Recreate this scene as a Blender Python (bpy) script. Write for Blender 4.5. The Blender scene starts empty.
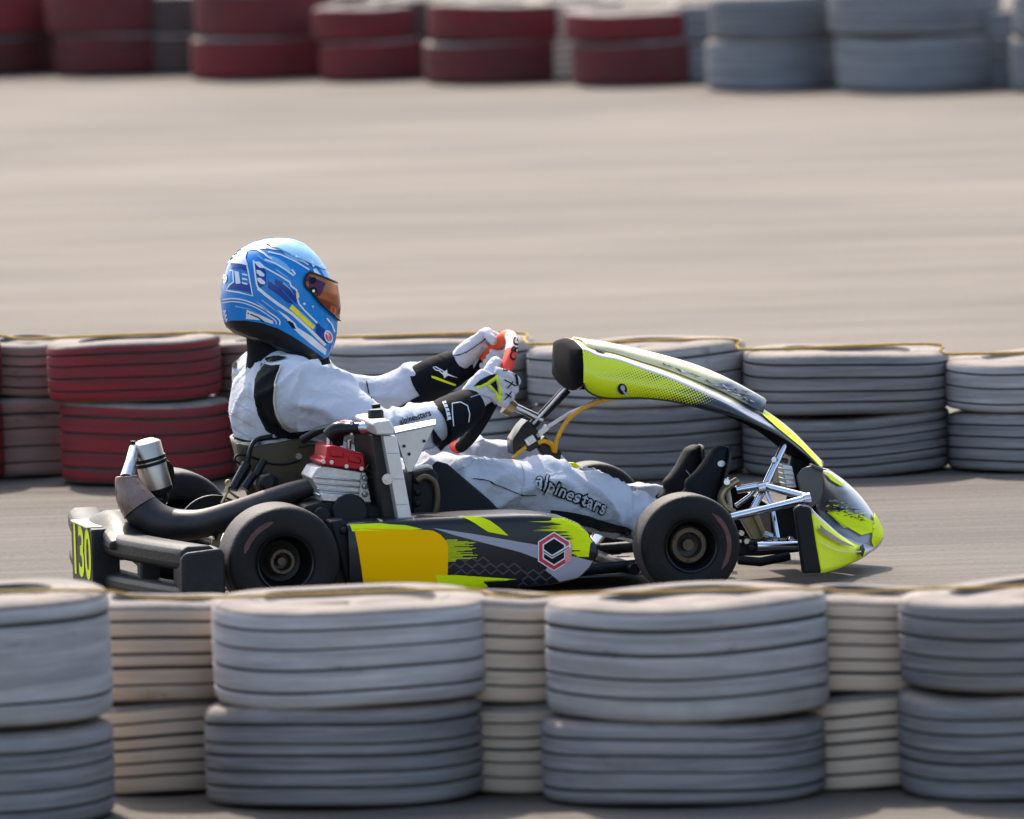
import bpy, bmesh, math, random
from mathutils import Vector as V, Matrix, noise
from mathutils.bvhtree import BVHTree
random.seed(7)
R = math.radians
scene = bpy.context.scene
col = scene.collection
PI = math.pi

# ---------------------------------------------------------------- camera
FPX = 12000.0
CAM = V((0, -30.8, 2.65))
PITCH = math.atan(2.65/30.8) - 0.0124
ROLL = R(1.8)
_F = V((0, math.cos(PITCH), -math.sin(PITCH)))
_U0 = V((0, math.sin(PITCH), math.cos(PITCH)))
_R0 = V((1, 0, 0))
_R = _R0*math.cos(ROLL) - _U0*math.sin(ROLL)
_U = _R0*math.sin(ROLL) + _U0*math.cos(ROLL)

def ray(px, py):
    return (_F + _R*((px-512)/FPX) - _U*((py-409.5)/FPX))
def gp(px, py, z=0.0):
    d = ray(px, py); t = (z-CAM.z)/d.z
    return CAM + d*t
def scale_at(p):
    return FPX/((p-CAM).dot(_F))

YAW = R(11.5)
KR = Matrix.Rotation(YAW, 4, 'Z')
_o = gp(285.5, 563, 0.14) - (KR @ V((0, -0.69, 0.14)))
KM = Matrix.Translation(V((_o.x, _o.y, 0))) @ KR
KMi = KM.inverted()
KC = KMi @ CAM
KRi = KR.inverted()
def K(px, py, y):
    d = KRi @ ray(px, py)
    t = (y-KC.y)/d.y
    return KC + d*t
PXM = scale_at(KM @ V((0.5, 0, 0.3)))      # pixels per metre at the kart

# ---------------------------------------------------------------- materials
def mat(name, c, rough=0.5, metal=0.0, var=0.0, vscale=8.0, bump=0.0, bscale=60.0, coat=0.0, spec=0.5,
        stretch=None, c2=None, sheen=0.0):
    m = bpy.data.materials.new(name); m.use_nodes = True
    nt = m.node_tree; b = nt.nodes['Principled BSDF']
    b.inputs['Roughness'].default_value = rough
    b.inputs['Metallic'].default_value = metal
    b.inputs['Coat Weight'].default_value = coat
    b.inputs['Coat Roughness'].default_value = 0.06
    b.inputs['Specular IOR Level'].default_value = spec
    if sheen: b.inputs['Sheen Weight'].default_value = sheen
    tc = nt.nodes.new('ShaderNodeTexCoord')
    src = tc.outputs['Object']
    if stretch:
        mp = nt.nodes.new('ShaderNodeMapping'); mp.inputs['Scale'].default_value = stretch
        nt.links.new(src, mp.inputs[0]); src = mp.outputs[0]
    if var > 0 or c2:
        n = nt.nodes.new('ShaderNodeTexNoise'); n.inputs['Scale'].default_value = vscale
        n.inputs['Detail'].default_value = 6; n.inputs['Roughness'].default_value = 0.65
        nt.links.new(src, n.inputs['Vector'])
        rp = nt.nodes.new('ShaderNodeValToRGB')
        rp.color_ramp.elements[0].position = 0.3; rp.color_ramp.elements[1].position = 0.7
        cc = c2 if c2 else tuple(min(1, x*(1+var)) for x in c)
        c1 = tuple(x*(1-var) for x in c) if not c2 else c
        rp.color_ramp.elements[0].color = (*c1, 1); rp.color_ramp.elements[1].color = (*cc, 1)
        nt.links.new(n.outputs['Fac'], rp.inputs[0]); nt.links.new(rp.outputs[0], b.inputs['Base Color'])
        # roughness breakup
        mr = nt.nodes.new('ShaderNodeMapRange'); mr.inputs['To Min'].default_value = max(0.02, rough-0.1)
        mr.inputs['To Max'].default_value = min(1, rough+0.12)
        nt.links.new(n.outputs['Fac'], mr.inputs[0]); nt.links.new(mr.outputs[0], b.inputs['Roughness'])
    else:
        b.inputs['Base Color'].default_value = (*c, 1)
    if bump > 0:
        n2 = nt.nodes.new('ShaderNodeTexNoise'); n2.inputs['Scale'].default_value = bscale; n2.inputs['Detail'].default_value = 4
        nt.links.new(src, n2.inputs['Vector'])
        bp = nt.nodes.new('ShaderNodeBump'); bp.inputs['Strength'].default_value = bump; bp.inputs['Distance'].default_value = 0.004
        nt.links.new(n2.outputs['Fac'], bp.inputs['Height']); nt.links.new(bp.outputs[0], b.inputs['Normal'])
    return m

def fabric(name, c, folds=0.5, var=0.06):
    m = mat(name, c, rough=0.8, var=var, vscale=14, spec=0.25, sheen=0.15)
    nt = m.node_tree; b = nt.nodes['Principled BSDF']
    tc = nt.nodes.new('ShaderNodeTexCoord')
    n1 = nt.nodes.new('ShaderNodeTexNoise'); n1.inputs['Scale'].default_value = 22; n1.inputs['Detail'].default_value = 3
    n1.inputs['Distortion'].default_value = 1.2
    n2 = nt.nodes.new('ShaderNodeTexNoise'); n2.inputs['Scale'].default_value = 600
    for n in (n1, n2): nt.links.new(tc.outputs['Object'], n.inputs['Vector'])
    b1 = nt.nodes.new('ShaderNodeBump'); b1.inputs['Strength'].default_value = folds; b1.inputs['Distance'].default_value = 0.012
    b2 = nt.nodes.new('ShaderNodeBump'); b2.inputs['Strength'].default_value = 0.25; b2.inputs['Distance'].default_value = 0.001
    nt.links.new(n1.outputs['Fac'], b1.inputs['Height']); nt.links.new(n2.outputs['Fac'], b2.inputs['Height'])
    nt.links.new(b1.outputs[0], b2.inputs['Normal']); nt.links.new(b2.outputs[0], b.inputs['Normal'])
    return m

def tyre_paint(name, c, dirt, under=(0.03, 0.03, 0.032), wear=0.45, rough=0.75):
    """painted tyre rubber: paint over dark rubber, worn round the circumference, dust on it"""
    m = bpy.data.materials.new(name); m.use_nodes = True
    nt = m.node_tree; b = nt.nodes['Principled BSDF']; L = nt.links.new
    b.inputs['Roughness'].default_value = rough; b.inputs['Specular IOR Level'].default_value = 0.3
    tc = nt.nodes.new('ShaderNodeTexCoord'); oi = nt.nodes.new('ShaderNodeObjectInfo')
    sep = nt.nodes.new('ShaderNodeSeparateXYZ'); L(tc.outputs['Object'], sep.inputs[0])
    # random offset per tyre
    add = nt.nodes.new('ShaderNodeVectorMath'); add.operation = 'ADD'
    mul = nt.nodes.new('ShaderNodeMath'); mul.operation = 'MULTIPLY'; mul.inputs[1].default_value = 37.0
    L(oi.outputs['Random'], mul.inputs[0]); L(tc.outputs['Object'], add.inputs[0])
    cb = nt.nodes.new('ShaderNodeCombineXYZ')
    for i in range(3): L(mul.outputs[0], cb.inputs[i])
    L(cb.outputs[0], add.inputs[1])
    mp = nt.nodes.new('ShaderNodeMapping'); mp.inputs['Scale'].default_value = (1.2, 1.2, 26); L(add.outputs[0], mp.inputs[0])
    n1 = nt.nodes.new('ShaderNodeTexNoise'); n1.inputs['Scale'].default_value = 2.0; n1.inputs['Detail'].default_value = 7; n1.inputs['Roughness'].default_value = 0.7
    L(mp.outputs[0], n1.inputs['Vector'])
    n2 = nt.nodes.new('ShaderNodeTexNoise'); n2.inputs['Scale'].default_value = 5; n2.inputs['Detail'].default_value = 8; n2.inputs['Roughness'].default_value = 0.7
    L(add.outputs[0], n2.inputs['Vector'])
    r1 = nt.nodes.new('ShaderNodeValToRGB'); r1.color_ramp.elements[0].position = 0.35; r1.color_ramp.elements[1].position = 0.62
    r1.color_ramp.elements[0].color = (1-wear, 1-wear, 1-wear, 1); r1.color_ramp.elements[1].color = (1, 1, 1, 1)
    L(n1.outputs['Fac'], r1.inputs[0])
    mx = nt.nodes.new('ShaderNodeMix'); mx.data_type = 'RGBA'; mx.blend_type = 'MIX'
    mx.inputs['A'].default_value = (*under, 1); mx.inputs['B'].default_value = (*c, 1)
    L(r1.outputs[0], mx.inputs['Factor'])
    r2 = nt.nodes.new('ShaderNodeValToRGB'); r2.color_ramp.elements[0].position = 0.45; r2.color_ramp.elements[1].position = 0.75
    r2.color_ramp.elements[0].color = (0, 0, 0, 1); r2.color_ramp.elements[1].color = (.65, .65, .65, 1)
    L(n2.outputs['Fac'], r2.inputs[0])
    mx2 = nt.nodes.new('ShaderNodeMix'); mx2.data_type = 'RGBA'
    mx2.inputs['B'].default_value = (*dirt, 1)
    L(mx.outputs['Result'], mx2.inputs['A']); L(r2.outputs[0], mx2.inputs['Factor'])
    # chips and scuffs through to the bare rubber
    n5 = nt.nodes.new('ShaderNodeTexNoise'); n5.inputs['Scale'].default_value = 3.2; n5.inputs['Detail'].default_value = 10; n5.inputs['Roughness'].default_value = 0.78
    mp5 = nt.nodes.new('ShaderNodeMapping'); mp5.inputs['Scale'].default_value = (1, 1, 3.2); L(add.outputs[0], mp5.inputs[0]); L(mp5.outputs[0], n5.inputs['Vector'])
    r5 = nt.nodes.new('ShaderNodeValToRGB'); r5.color_ramp.elements[0].position = 0.60; r5.color_ramp.elements[1].position = 0.68
    r5.color_ramp.elements[0].color = (0, 0, 0, 1); r5.color_ramp.elements[1].color = (.6, .6, .6, 1); L(n5.outputs['Fac'], r5.inputs[0])
    mx5 = nt.nodes.new('ShaderNodeMix'); mx5.data_type = 'RGBA'; mx5.inputs['B'].default_value = (*[.6*u+.4*v_*.3 for u, v_ in zip(under, c)], 1)
    L(mx2.outputs['Result'], mx5.inputs['A']); L(r5.outputs[0], mx5.inputs['Factor']); mx2 = mx5
    # brightness per tyre
    mr = nt.nodes.new('ShaderNodeMapRange'); mr.inputs['To Min'].default_value = 0.8; mr.inputs['To Max'].default_value = 1.1
    L(oi.outputs['Random'], mr.inputs[0])
    mx3 = nt.nodes.new('ShaderNodeMix'); mx3.data_type = 'RGBA'; mx3.blend_type = 'MULTIPLY'; mx3.inputs['Factor'].default_value = 1
    L(mx2.outputs['Result'], mx3.inputs['A']); L(mr.outputs[0], mx3.inputs['B'])
    L(mx3.outputs['Result'], b.inputs['Base Color'])
    bp = nt.nodes.new('ShaderNodeBump'); bp.inputs['Strength'].default_value = 0.35; bp.inputs['Distance'].default_value = 0.004
    n3 = nt.nodes.new('ShaderNodeTexNoise'); n3.inputs['Scale'].default_value = 45; n3.inputs['Detail'].default_value = 5
    L(add.outputs[0], n3.inputs['Vector']); L(n3.outputs['Fac'], bp.inputs['Height']); L(bp.outputs[0], b.inputs['Normal'])
    return m

M = {}
M['suit'] = fabric('suit_cloth', (0.52, 0.535, 0.60), 0.4)
M['black_cloth'] = fabric('black_cloth', (0.006, 0.007, 0.010), 0.3)
for _i, _v in (('Sheen Weight', 0.0), ('Specular IOR Level', 0.12)): M['black_cloth'].node_tree.nodes['Principled BSDF'].inputs[_i].default_value = _v
M['glove'] = fabric('glove_cloth', (0.62, 0.60, 0.64), 0.5)
M['shoe'] = mat('shoe_suede', (0.010, 0.012, 0.016), 0.75, var=0.3, bump=0.3, spec=0.2)
M['sole'] = mat('sole_rubber', (0.03, 0.03, 0.03), 0.7)
M['white'] = mat('white_print', (0.75, 0.76, 0.78), 0.5)
M['ink'] = mat('dark_print', (0.008, 0.009, 0.013), 0.7, spec=0.15)
M['grey_print'] = mat('grey_print', (0.33, 0.33, 0.40), 0.4)
M['lime'] = mat('lime_print', (0.74, 0.86, 0.004), 0.5, var=0.06, spec=0.15)
M['cream'] = mat('cream_piping', (0.75, 0.68, 0.45), 0.6)
M['blue'] = mat('helmet_blue', (0.0, 0.19, 0.58), 0.3, coat=0.25, spec=0.3, c2=(0.0, 0.26, 0.70), vscale=9)
M['light_blue'] = mat('helmet_sky_blue', (0.17, 0.45, 0.78), 0.25, coat=0.8)
M['cyan'] = mat('helmet_cyan', (0.02, 0.33, 0.74), 0.3, coat=0.25)
M['sky'] = mat('helmet_pale_blue', (0.30, 0.58, 0.85), 0.3, coat=0.3)
M['navy'] = mat('helmet_navy', (0.001, 0.04, 0.27), 0.3, coat=0.25, spec=0.3)
M['hwhite'] = mat('helmet_white', (0.75, 0.78, 0.82), 0.25, coat=0.8)
M['visor'] = mat('mirrored_visor', (0.20, 0.05, 0.028), 0.14, metal=0.7, c2=(0.33, 0.12, 0.045), vscale=12)
M['visor_pivot'] = mat('visor_pivot', (0.05, 0.005, 0.05), 0.25, metal=0.5)
M['yellow_sticker'] = mat('yellow_sticker', (0.95, 0.80, 0.01), 0.45)
M['red_print'] = mat('red_print', (0.62, 0.02, 0.05), 0.4)
M['pale_red'] = mat('pale_red_print', (0.72, 0.30, 0.30), 0.4)
M['black_plastic'] = mat('black_plastic', (0.008, 0.009, 0.011), 0.5, var=0.3, vscale=20, bump=0.15, spec=0.25)
M['bumper_plastic'] = mat('scuffed_bumper_plastic', (0.009, 0.010, 0.013), 0.5, c2=(0.026, 0.025, 0.026), vscale=9, bump=0.3, bscale=80, spec=0.25)
M['gloss_black'] = mat('gloss_black', (0.008, 0.009, 0.011), 0.3, spec=0.3)
M['seat'] = mat('fibreglass_seat', (0.045, 0.034, 0.018), 0.4, c2=(0.085, 0.062, 0.03), vscale=6)
M['seat_pad'] = mat('seat_flank', (0.010, 0.0125, 0.017), 0.6, var=0.15, bump=0.1, spec=0.25)
M['steel'] = mat('polished_steel', (0.62, 0.63, 0.65), 0.28, metal=1.0, var=0.1, vscale=30)
M['chrome'] = mat('chromed_tube', (0.66, 0.70, 0.78), 0.16, metal=1.0)
M['alu'] = mat('cast_aluminium', (0.55, 0.55, 0.56), 0.42, metal=0.85, var=0.18, vscale=40, bump=0.3, bscale=120)
M['alu_plate'] = mat('brushed_aluminium_plate', (0.66, 0.66, 0.67), 0.38, metal=0.6, var=0.08, vscale=25)
M['silencer'] = mat('silencer_aluminium', (0.50, 0.45, 0.39), 0.38, metal=0.9, var=0.1, vscale=20)
M['rust'] = mat('heat_stained_pipe', (0.13, 0.085, 0.07), 0.5, metal=0.4, c2=(0.30, 0.21, 0.17), vscale=22, bump=0.2)
M['pipe'] = mat('exhaust_steel', (0.022, 0.020, 0.024), 0.5, metal=0.5, c2=(0.055, 0.046, 0.046), vscale=10, bump=0.15)
M['red_metal'] = mat('red_anodised', (0.42, 0.008, 0.022), 0.32, metal=0.45, var=0.15, vscale=25)
M['gold'] = mat('gold_magnesium', (0.40, 0.31, 0.17), 0.42, metal=0.75, var=0.15, vscale=20)
M['bronze'] = mat('bronze_hub', (0.10, 0.078, 0.052), 0.5, metal=0.6, var=0.2, vscale=30)
M['rim'] = mat('dark_rim', (0.028, 0.028, 0.030), 0.35, metal=0.7, var=0.2)
M['slick'] = mat('slick_rubber', (0.006, 0.006, 0.008), 0.55, c2=(0.016, 0.0145, 0.0145), vscale=14, bump=0.3, bscale=150, spec=0.2)
M['tread'] = mat('scrubbed_tread', (0.050, 0.045, 0.043), 0.7, c2=(0.10, 0.085, 0.078), vscale=12, bump=0.4, bscale=90)
M['tyre_label'] = mat('faded_red_label', (0.11, 0.045, 0.04), 0.6, var=0.4, vscale=40)
M['yellow_plate'] = mat('yellow_number_plate', (1.0, 0.52, 0.0), 0.6, var=0.02, spec=0.05)
M['yellow_cable'] = mat('yellow_cable', (0.70, 0.36, 0.015), 0.45)
M['wheel_red'] = mat('steering_red', (0.85, 0.05, 0.02), 0.6, bump=0.1)
M['wheel_orange'] = mat('steering_orange', (0.9, 0.10, 0.015), 0.6, bump=0.1)
M['wheel_white'] = mat('steering_white', (0.85, 0.62, 0.55), 0.6)
M['pod'] = mat('pod_black', (0.009, 0.011, 0.016), 0.35, coat=0.15, spec=0.3)
M['chevron'] = mat('pod_chevron_print', (0.055, 0.055, 0.065), 0.4)
M['shell'] = mat('fairing_grey', (0.34, 0.36, 0.44), 0.28, coat=0.5, c2=(0.24, 0.26, 0.33), vscale=7)
M['shell_dark'] = mat('fairing_back', (0.004, 0.0045, 0.006), 0.85, spec=0.08)
M['silver_print'] = mat('silver_print', (0.36, 0.36, 0.44), 0.4, coat=0.1)
M['plate_grey'] = mat('dull_grey_plate', (0.10, 0.10, 0.10), 0.5, metal=0.3, var=0.2)
M['radiator_core'] = mat('radiator_core', (0.030, 0.028, 0.027), 0.55, metal=0.2, var=0.3, vscale=30, spec=0.3, stretch=(1, 1, 12))
M['rope'] = mat('yellow_rope', (0.46, 0.27, 0.05), 0.8, bump=0.5, bscale=200, var=0.2, vscale=40)
M['white_tyre'] = tyre_paint('weathered_white_tyre', (0.53, 0.495, 0.49), (0.33, 0.285, 0.245))
M['grey_tyre'] = tyre_paint('weathered_grey_tyre', (0.28, 0.262, 0.27), (0.23, 0.20, 0.18), wear=0.6)
M['bluegrey_tyre'] = tyre_paint('weathered_bluegrey_tyre', (0.27, 0.275, 0.295), (0.23, 0.22, 0.21), wear=0.5)
M['red_tyre'] = tyre_paint('weathered_red_tyre', (0.27, 0.018, 0.024), (0.12, 0.04, 0.036), wear=0.6)
M['dark_red_tyre'] = tyre_paint('faded_red_tyre', (0.19, 0.018, 0.022), (0.10, 0.046, 0.040), wear=0.7)
M['groove'] = mat('dusty_groove_rubber', (0.075, 0.069, 0.066), 0.9, var=0.5, vscale=6)
M['sidewall'] = mat('dusty_sidewall', (0.13, 0.112, 0.10), 0.85, c2=(0.30, 0.25, 0.215), vscale=9, bump=0.4)
M['tan_tyre'] = tyre_paint('dusty_tyre', (0.66, 0.51, 0.39), (0.58, 0.44, 0.32), wear=0.2)
M['pink_tyre'] = tyre_paint('faded_pinkish_tyre', (0.34, 0.19, 0.16), (0.26, 0.17, 0.14), wear=0.35)
M['brown_tyre'] = tyre_paint('dusty_brown_tyre', (0.12, 0.075, 0.065), (0.10, 0.07, 0.06), wear=0.5)

LANE = (gp(512, 640).y, gp(512, 455).y)
def asphalt(name, ca, cb, grain=1.0):
    m = bpy.data.materials.new(name); m.use_nodes = True
    nt = m.node_tree; b = nt.nodes['Principled BSDF']; L = nt.links.new
    b.inputs['Roughness'].default_value = 0.85; b.inputs['Specular IOR Level'].default_value = 0.3
    tc = nt.nodes.new('ShaderNodeTexCoord')
    mp = nt.nodes.new('ShaderNodeMapping'); mp.inputs['Scale'].default_value = (0.12, 1.0, 1.0)
    mp.inputs['Rotation'].default_value = (0, 0, R(-2)); L(tc.outputs['Object'], mp.inputs[0])
    n1 = nt.nodes.new('ShaderNodeTexNoise'); n1.inputs['Scale'].default_value = 1.3; n1.inputs['Detail'].default_value = 8; n1.inputs['Roughness'].default_value = 0.6
    L(mp.outputs[0], n1.inputs['Vector'])
    n2 = nt.nodes.new('ShaderNodeTexNoise'); n2.inputs['Scale'].default_value = 0.35; n2.inputs['Detail'].default_value = 5
    L(tc.outputs['Object'], n2.inputs['Vector'])
    n3 = nt.nodes.new('ShaderNodeTexNoise'); n3.inputs['Scale'].default_value = 70; n3.inputs['Detail'].default_value = 3
    L(tc.outputs['Object'], n3.inputs['Vector'])
    mp4 = nt.nodes.new('ShaderNodeMapping'); mp4.inputs['Scale'].default_value = (0.5, 8.0, 1.0); mp4.inputs['Rotation'].default_value = (0, 0, R(1.5)); L(tc.outputs['Object'], mp4.inputs[0])
    n4 = nt.nodes.new('ShaderNodeTexNoise'); n4.inputs['Scale'].default_value = 1.4; n4.inputs['Detail'].default_value = 9; n4.inputs['Roughness'].default_value = 0.72
    L(mp4.outputs[0], n4.inputs['Vector'])
    m4 = nt.nodes.new('ShaderNodeMix'); m4.data_type = 'FLOAT'; m4.inputs['Factor'].default_value = 0.62
    L(n1.outputs['Fac'], m4.inputs['A']); L(n4.outputs['Fac'], m4.inputs['B'])
    mm = nt.nodes.new('ShaderNodeMix'); mm.data_type = 'FLOAT'; mm.inputs['Factor'].default_value = 0.25
    L(m4.outputs['Result'], mm.inputs['A']); L(n2.outputs['Fac'], mm.inputs['B'])
    mg = nt.nodes.new('ShaderNodeMix'); mg.data_type = 'FLOAT'; mg.inputs['Factor'].default_value = 0.22*grain
    L(mm.outputs['Result'], mg.inputs['A']); L(n3.outputs['Fac'], mg.inputs['B'])
    rp = nt.nodes.new('ShaderNodeValToRGB'); rp.color_ramp.elements[0].position = 0.44; rp.color_ramp.elements[1].position = 0.57
    rp.color_ramp.elements[0].color = (*ca, 1); rp.color_ramp.elements[1].color = (*cb, 1)
    L(mg.outputs['Result'], rp.inputs[0])
    # rubber laid down along the racing line the kart is on: a real darker band of the surface, soft edged
    sy = nt.nodes.new('ShaderNodeSeparateXYZ'); L(tc.outputs['Object'], sy.inputs[0])
    ds = nt.nodes.new('ShaderNodeMath'); ds.operation = 'MULTIPLY_ADD'; ds.inputs[1].default_value = 2.2; L(n1.outputs['Fac'], ds.inputs[0]); L(sy.outputs[1], ds.inputs[2])
    bd = nt.nodes.new('ShaderNodeValToRGB'); mrr = nt.nodes.new('ShaderNodeMapRange'); mrr.inputs['From Min'].default_value = LANE[0]; mrr.inputs['From Max'].default_value = LANE[1]
    L(ds.outputs[0], mrr.inputs[0]); L(mrr.outputs[0], bd.inputs[0])
    el = bd.color_ramp.elements; el[0].position = 0.0; el[0].color = (1, 1, 1, 1); el[1].position = 1.0; el[1].color = (1, 1, 1, 1)
    for p_, c_ in ((0.3, .74), (0.75, .66), (0.9, .74)): e_ = el.new(p_); e_.color = (c_, c_, c_*1.03, 1)
    mb = nt.nodes.new('ShaderNodeMix'); mb.data_type = 'RGBA'; mb.blend_type = 'MULTIPLY'; mb.inputs['Factor'].default_value = 1
    L(rp.outputs[0], mb.inputs['A']); L(bd.outputs[0], mb.inputs['B']); L(mb.outputs['Result'], b.inputs['Base Color'])
    bp = nt.nodes.new('ShaderNodeBump'); bp.inputs['Strength'].default_value = 0.3; bp.inputs['Distance'].default_value = 0.006
    L(n3.outputs['Fac'], bp.inputs['Height']); L(bp.outputs[0], b.inputs['Normal'])
    return m
M['ground'] = asphalt('pale_dusty_asphalt', (0.072, 0.059, 0.048), (0.158, 0.131, 0.107))

def halftone(name, x0, x1, ca, cb, zdir=0.0, cell=0.0062):
    """printed livery: colour ca at x0 fading to cb at x1 through a dot screen (kart coordinates)"""
    m = bpy.data.materials.new(name); m.use_nodes = True
    nt = m.node_tree; b = nt.nodes['Principled BSDF']; L = nt.links.new
    b.inputs['Roughness'].default_value = 0.3; b.inputs['Coat Weight'].default_value = 0.4
    tc = nt.nodes.new('ShaderNodeTexCoord')
    sep = nt.nodes.new('ShaderNodeSeparateXYZ'); L(tc.outputs['Object'], sep.inputs[0])
    mr = nt.nodes.new('ShaderNodeMapRange'); mr.inputs['From Min'].default_value = x0; mr.inputs['From Max'].default_value = x1
    L(sep.outputs[0], mr.inputs[0])
    g = mr.outputs[0]
    if zdir:
        n = nt.nodes.new('ShaderNodeTexNoise'); n.inputs['Scale'].default_value = 1.0; n.inputs['Detail'].default_value = 3
        mp0 = nt.nodes.new('ShaderNodeMapping'); mp0.inputs['Scale'].default_value = (3, 0.5, 28); mp0.inputs['Rotation'].default_value = (0, R(zdir), 0)
        L(tc.outputs['Object'], mp0.inputs[0]); L(mp0.outputs[0], n.inputs['Vector'])
        ad = nt.nodes.new('ShaderNodeMath'); ad.operation = 'MULTIPLY_ADD'; ad.inputs[1].default_value = 1.5
        L(n.outputs['Fac'], ad.inputs[0])
        sb = nt.nodes.new('ShaderNodeMath'); sb.operation = 'SUBTRACT'; sb.inputs[1].default_value = 0.75
        L(g, sb.inputs[0]); L(sb.outputs[0], ad.inputs[2]); g = ad.outputs[0]
    mp = nt.nodes.new('ShaderNodeMapping'); mp.inputs['Scale'].default_value = (1/cell, 0.0, 1/cell); mp.inputs['Rotation'].default_value = (0, R(20), 0)
    L(tc.outputs['Object'], mp.inputs[0])
    vo = nt.nodes.new('ShaderNodeTexVoronoi'); vo.inputs['Randomness'].default_value = 0.0; vo.inputs['Scale'].default_value = 1.0
    L(mp.outputs[0], vo.inputs['Vector'])
    ms = nt.nodes.new('ShaderNodeMath'); ms.operation = 'MULTIPLY'; ms.inputs[1].default_value = 0.8
    L(g, ms.inputs[0])
    lt = nt.nodes.new('ShaderNodeMath'); lt.operation = 'LESS_THAN'
    L(vo.outputs['Distance'], lt.inputs[0]); L(ms.outputs[0], lt.inputs[1])
    mx = nt.nodes.new('ShaderNodeMix'); mx.data_type = 'RGBA'
    mx.inputs['A'].default_value = (*ca, 1); mx.inputs['B'].default_value = (*cb, 1)
    L(lt.outputs[0], mx.inputs['Factor']); L(mx.outputs['Result'], b.inputs['Base Color'])
    return m

# ---------------------------------------------------------------- mesh building
def link(name, me, parent=None):
    o = bpy.data.objects.new(name, me); col.objects.link(o)
    if parent: o.parent = parent
    return o
def finish(bm, name, mats, parent=None, smooth=True, angle=40, bevel=0.0, subd=0):
    bmesh.ops.recalc_face_normals(bm, faces=bm.faces)
    me = bpy.data.meshes.new(name); bm.to_mesh(me); bm.free()
    for m in (mats if isinstance(mats, (list, tuple)) else [mats]): me.materials.append(m)
    if smooth:
        for p in me.polygons: p.use_smooth = True
        me.set_sharp_from_angle(angle=R(angle))
    o = link(name, me, parent)
    if bevel:
        md = o.modifiers.new('bevel', 'BEVEL'); md.width = bevel; md.segments = 2; md.limit_method = 'ANGLE'; md.angle_limit = R(35)
        md.harden_normals = False
    if subd:
        md = o.modifiers.new('subd', 'SUBSURF'); md.levels = subd; md.render_levels = subd
    return o
def cluster(o, margin=0.004):
    """split a mesh into the pieces that do not touch; each piece becomes a part of its own, same name"""
    me = o.data; n = len(me.vertices); par = list(range(n))
    def fd(i):
        while par[i] != i:
            par[i] = par[par[i]]; i = par[i]
        return i
    for e in me.edges:
        a, c = fd(e.vertices[0]), fd(e.vertices[1])
        if a != c: par[a] = c
    comp = {}
    for v in me.vertices:
        r_ = fd(v.index); q = comp.setdefault(r_, [V(v.co), V(v.co)])
        for k in range(3): q[0][k] = min(q[0][k], v.co[k]); q[1][k] = max(q[1][k], v.co[k])
    keys = list(comp); grp = {k: k for k in keys}
    def gf_(k):
        while grp[k] != k: k = grp[k]
        return k
    for i in range(len(keys)):
        for j in range(i):
            a, c = comp[keys[i]], comp[keys[j]]
            if all(a[0][k]-margin <= c[1][k] and c[0][k]-margin <= a[1][k] for k in range(3)):
                x, y = gf_(keys[i]), gf_(keys[j])
                if x != y: grp[x] = y
    roots = sorted({gf_(k) for k in keys})
    if len(roots) < 2: return o
    for r_ in roots[1:]:
        bm = bmesh.new(); bm.from_mesh(me)
        bmesh.ops.delete(bm, geom=[v for v in bm.verts if gf_(fd(v.index)) != r_], context='VERTS')
        m2 = me.copy(); bm.to_mesh(m2); bm.free()
        c = o.copy(); c.data = m2; col.objects.link(c)
    bm = bmesh.new(); bm.from_mesh(me); bm.verts.ensure_lookup_table()
    bmesh.ops.delete(bm, geom=[v for v in bm.verts if gf_(fd(v.index)) != roots[0]], context='VERTS')
    bm.to_mesh(me); bm.free()
    return o
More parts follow.
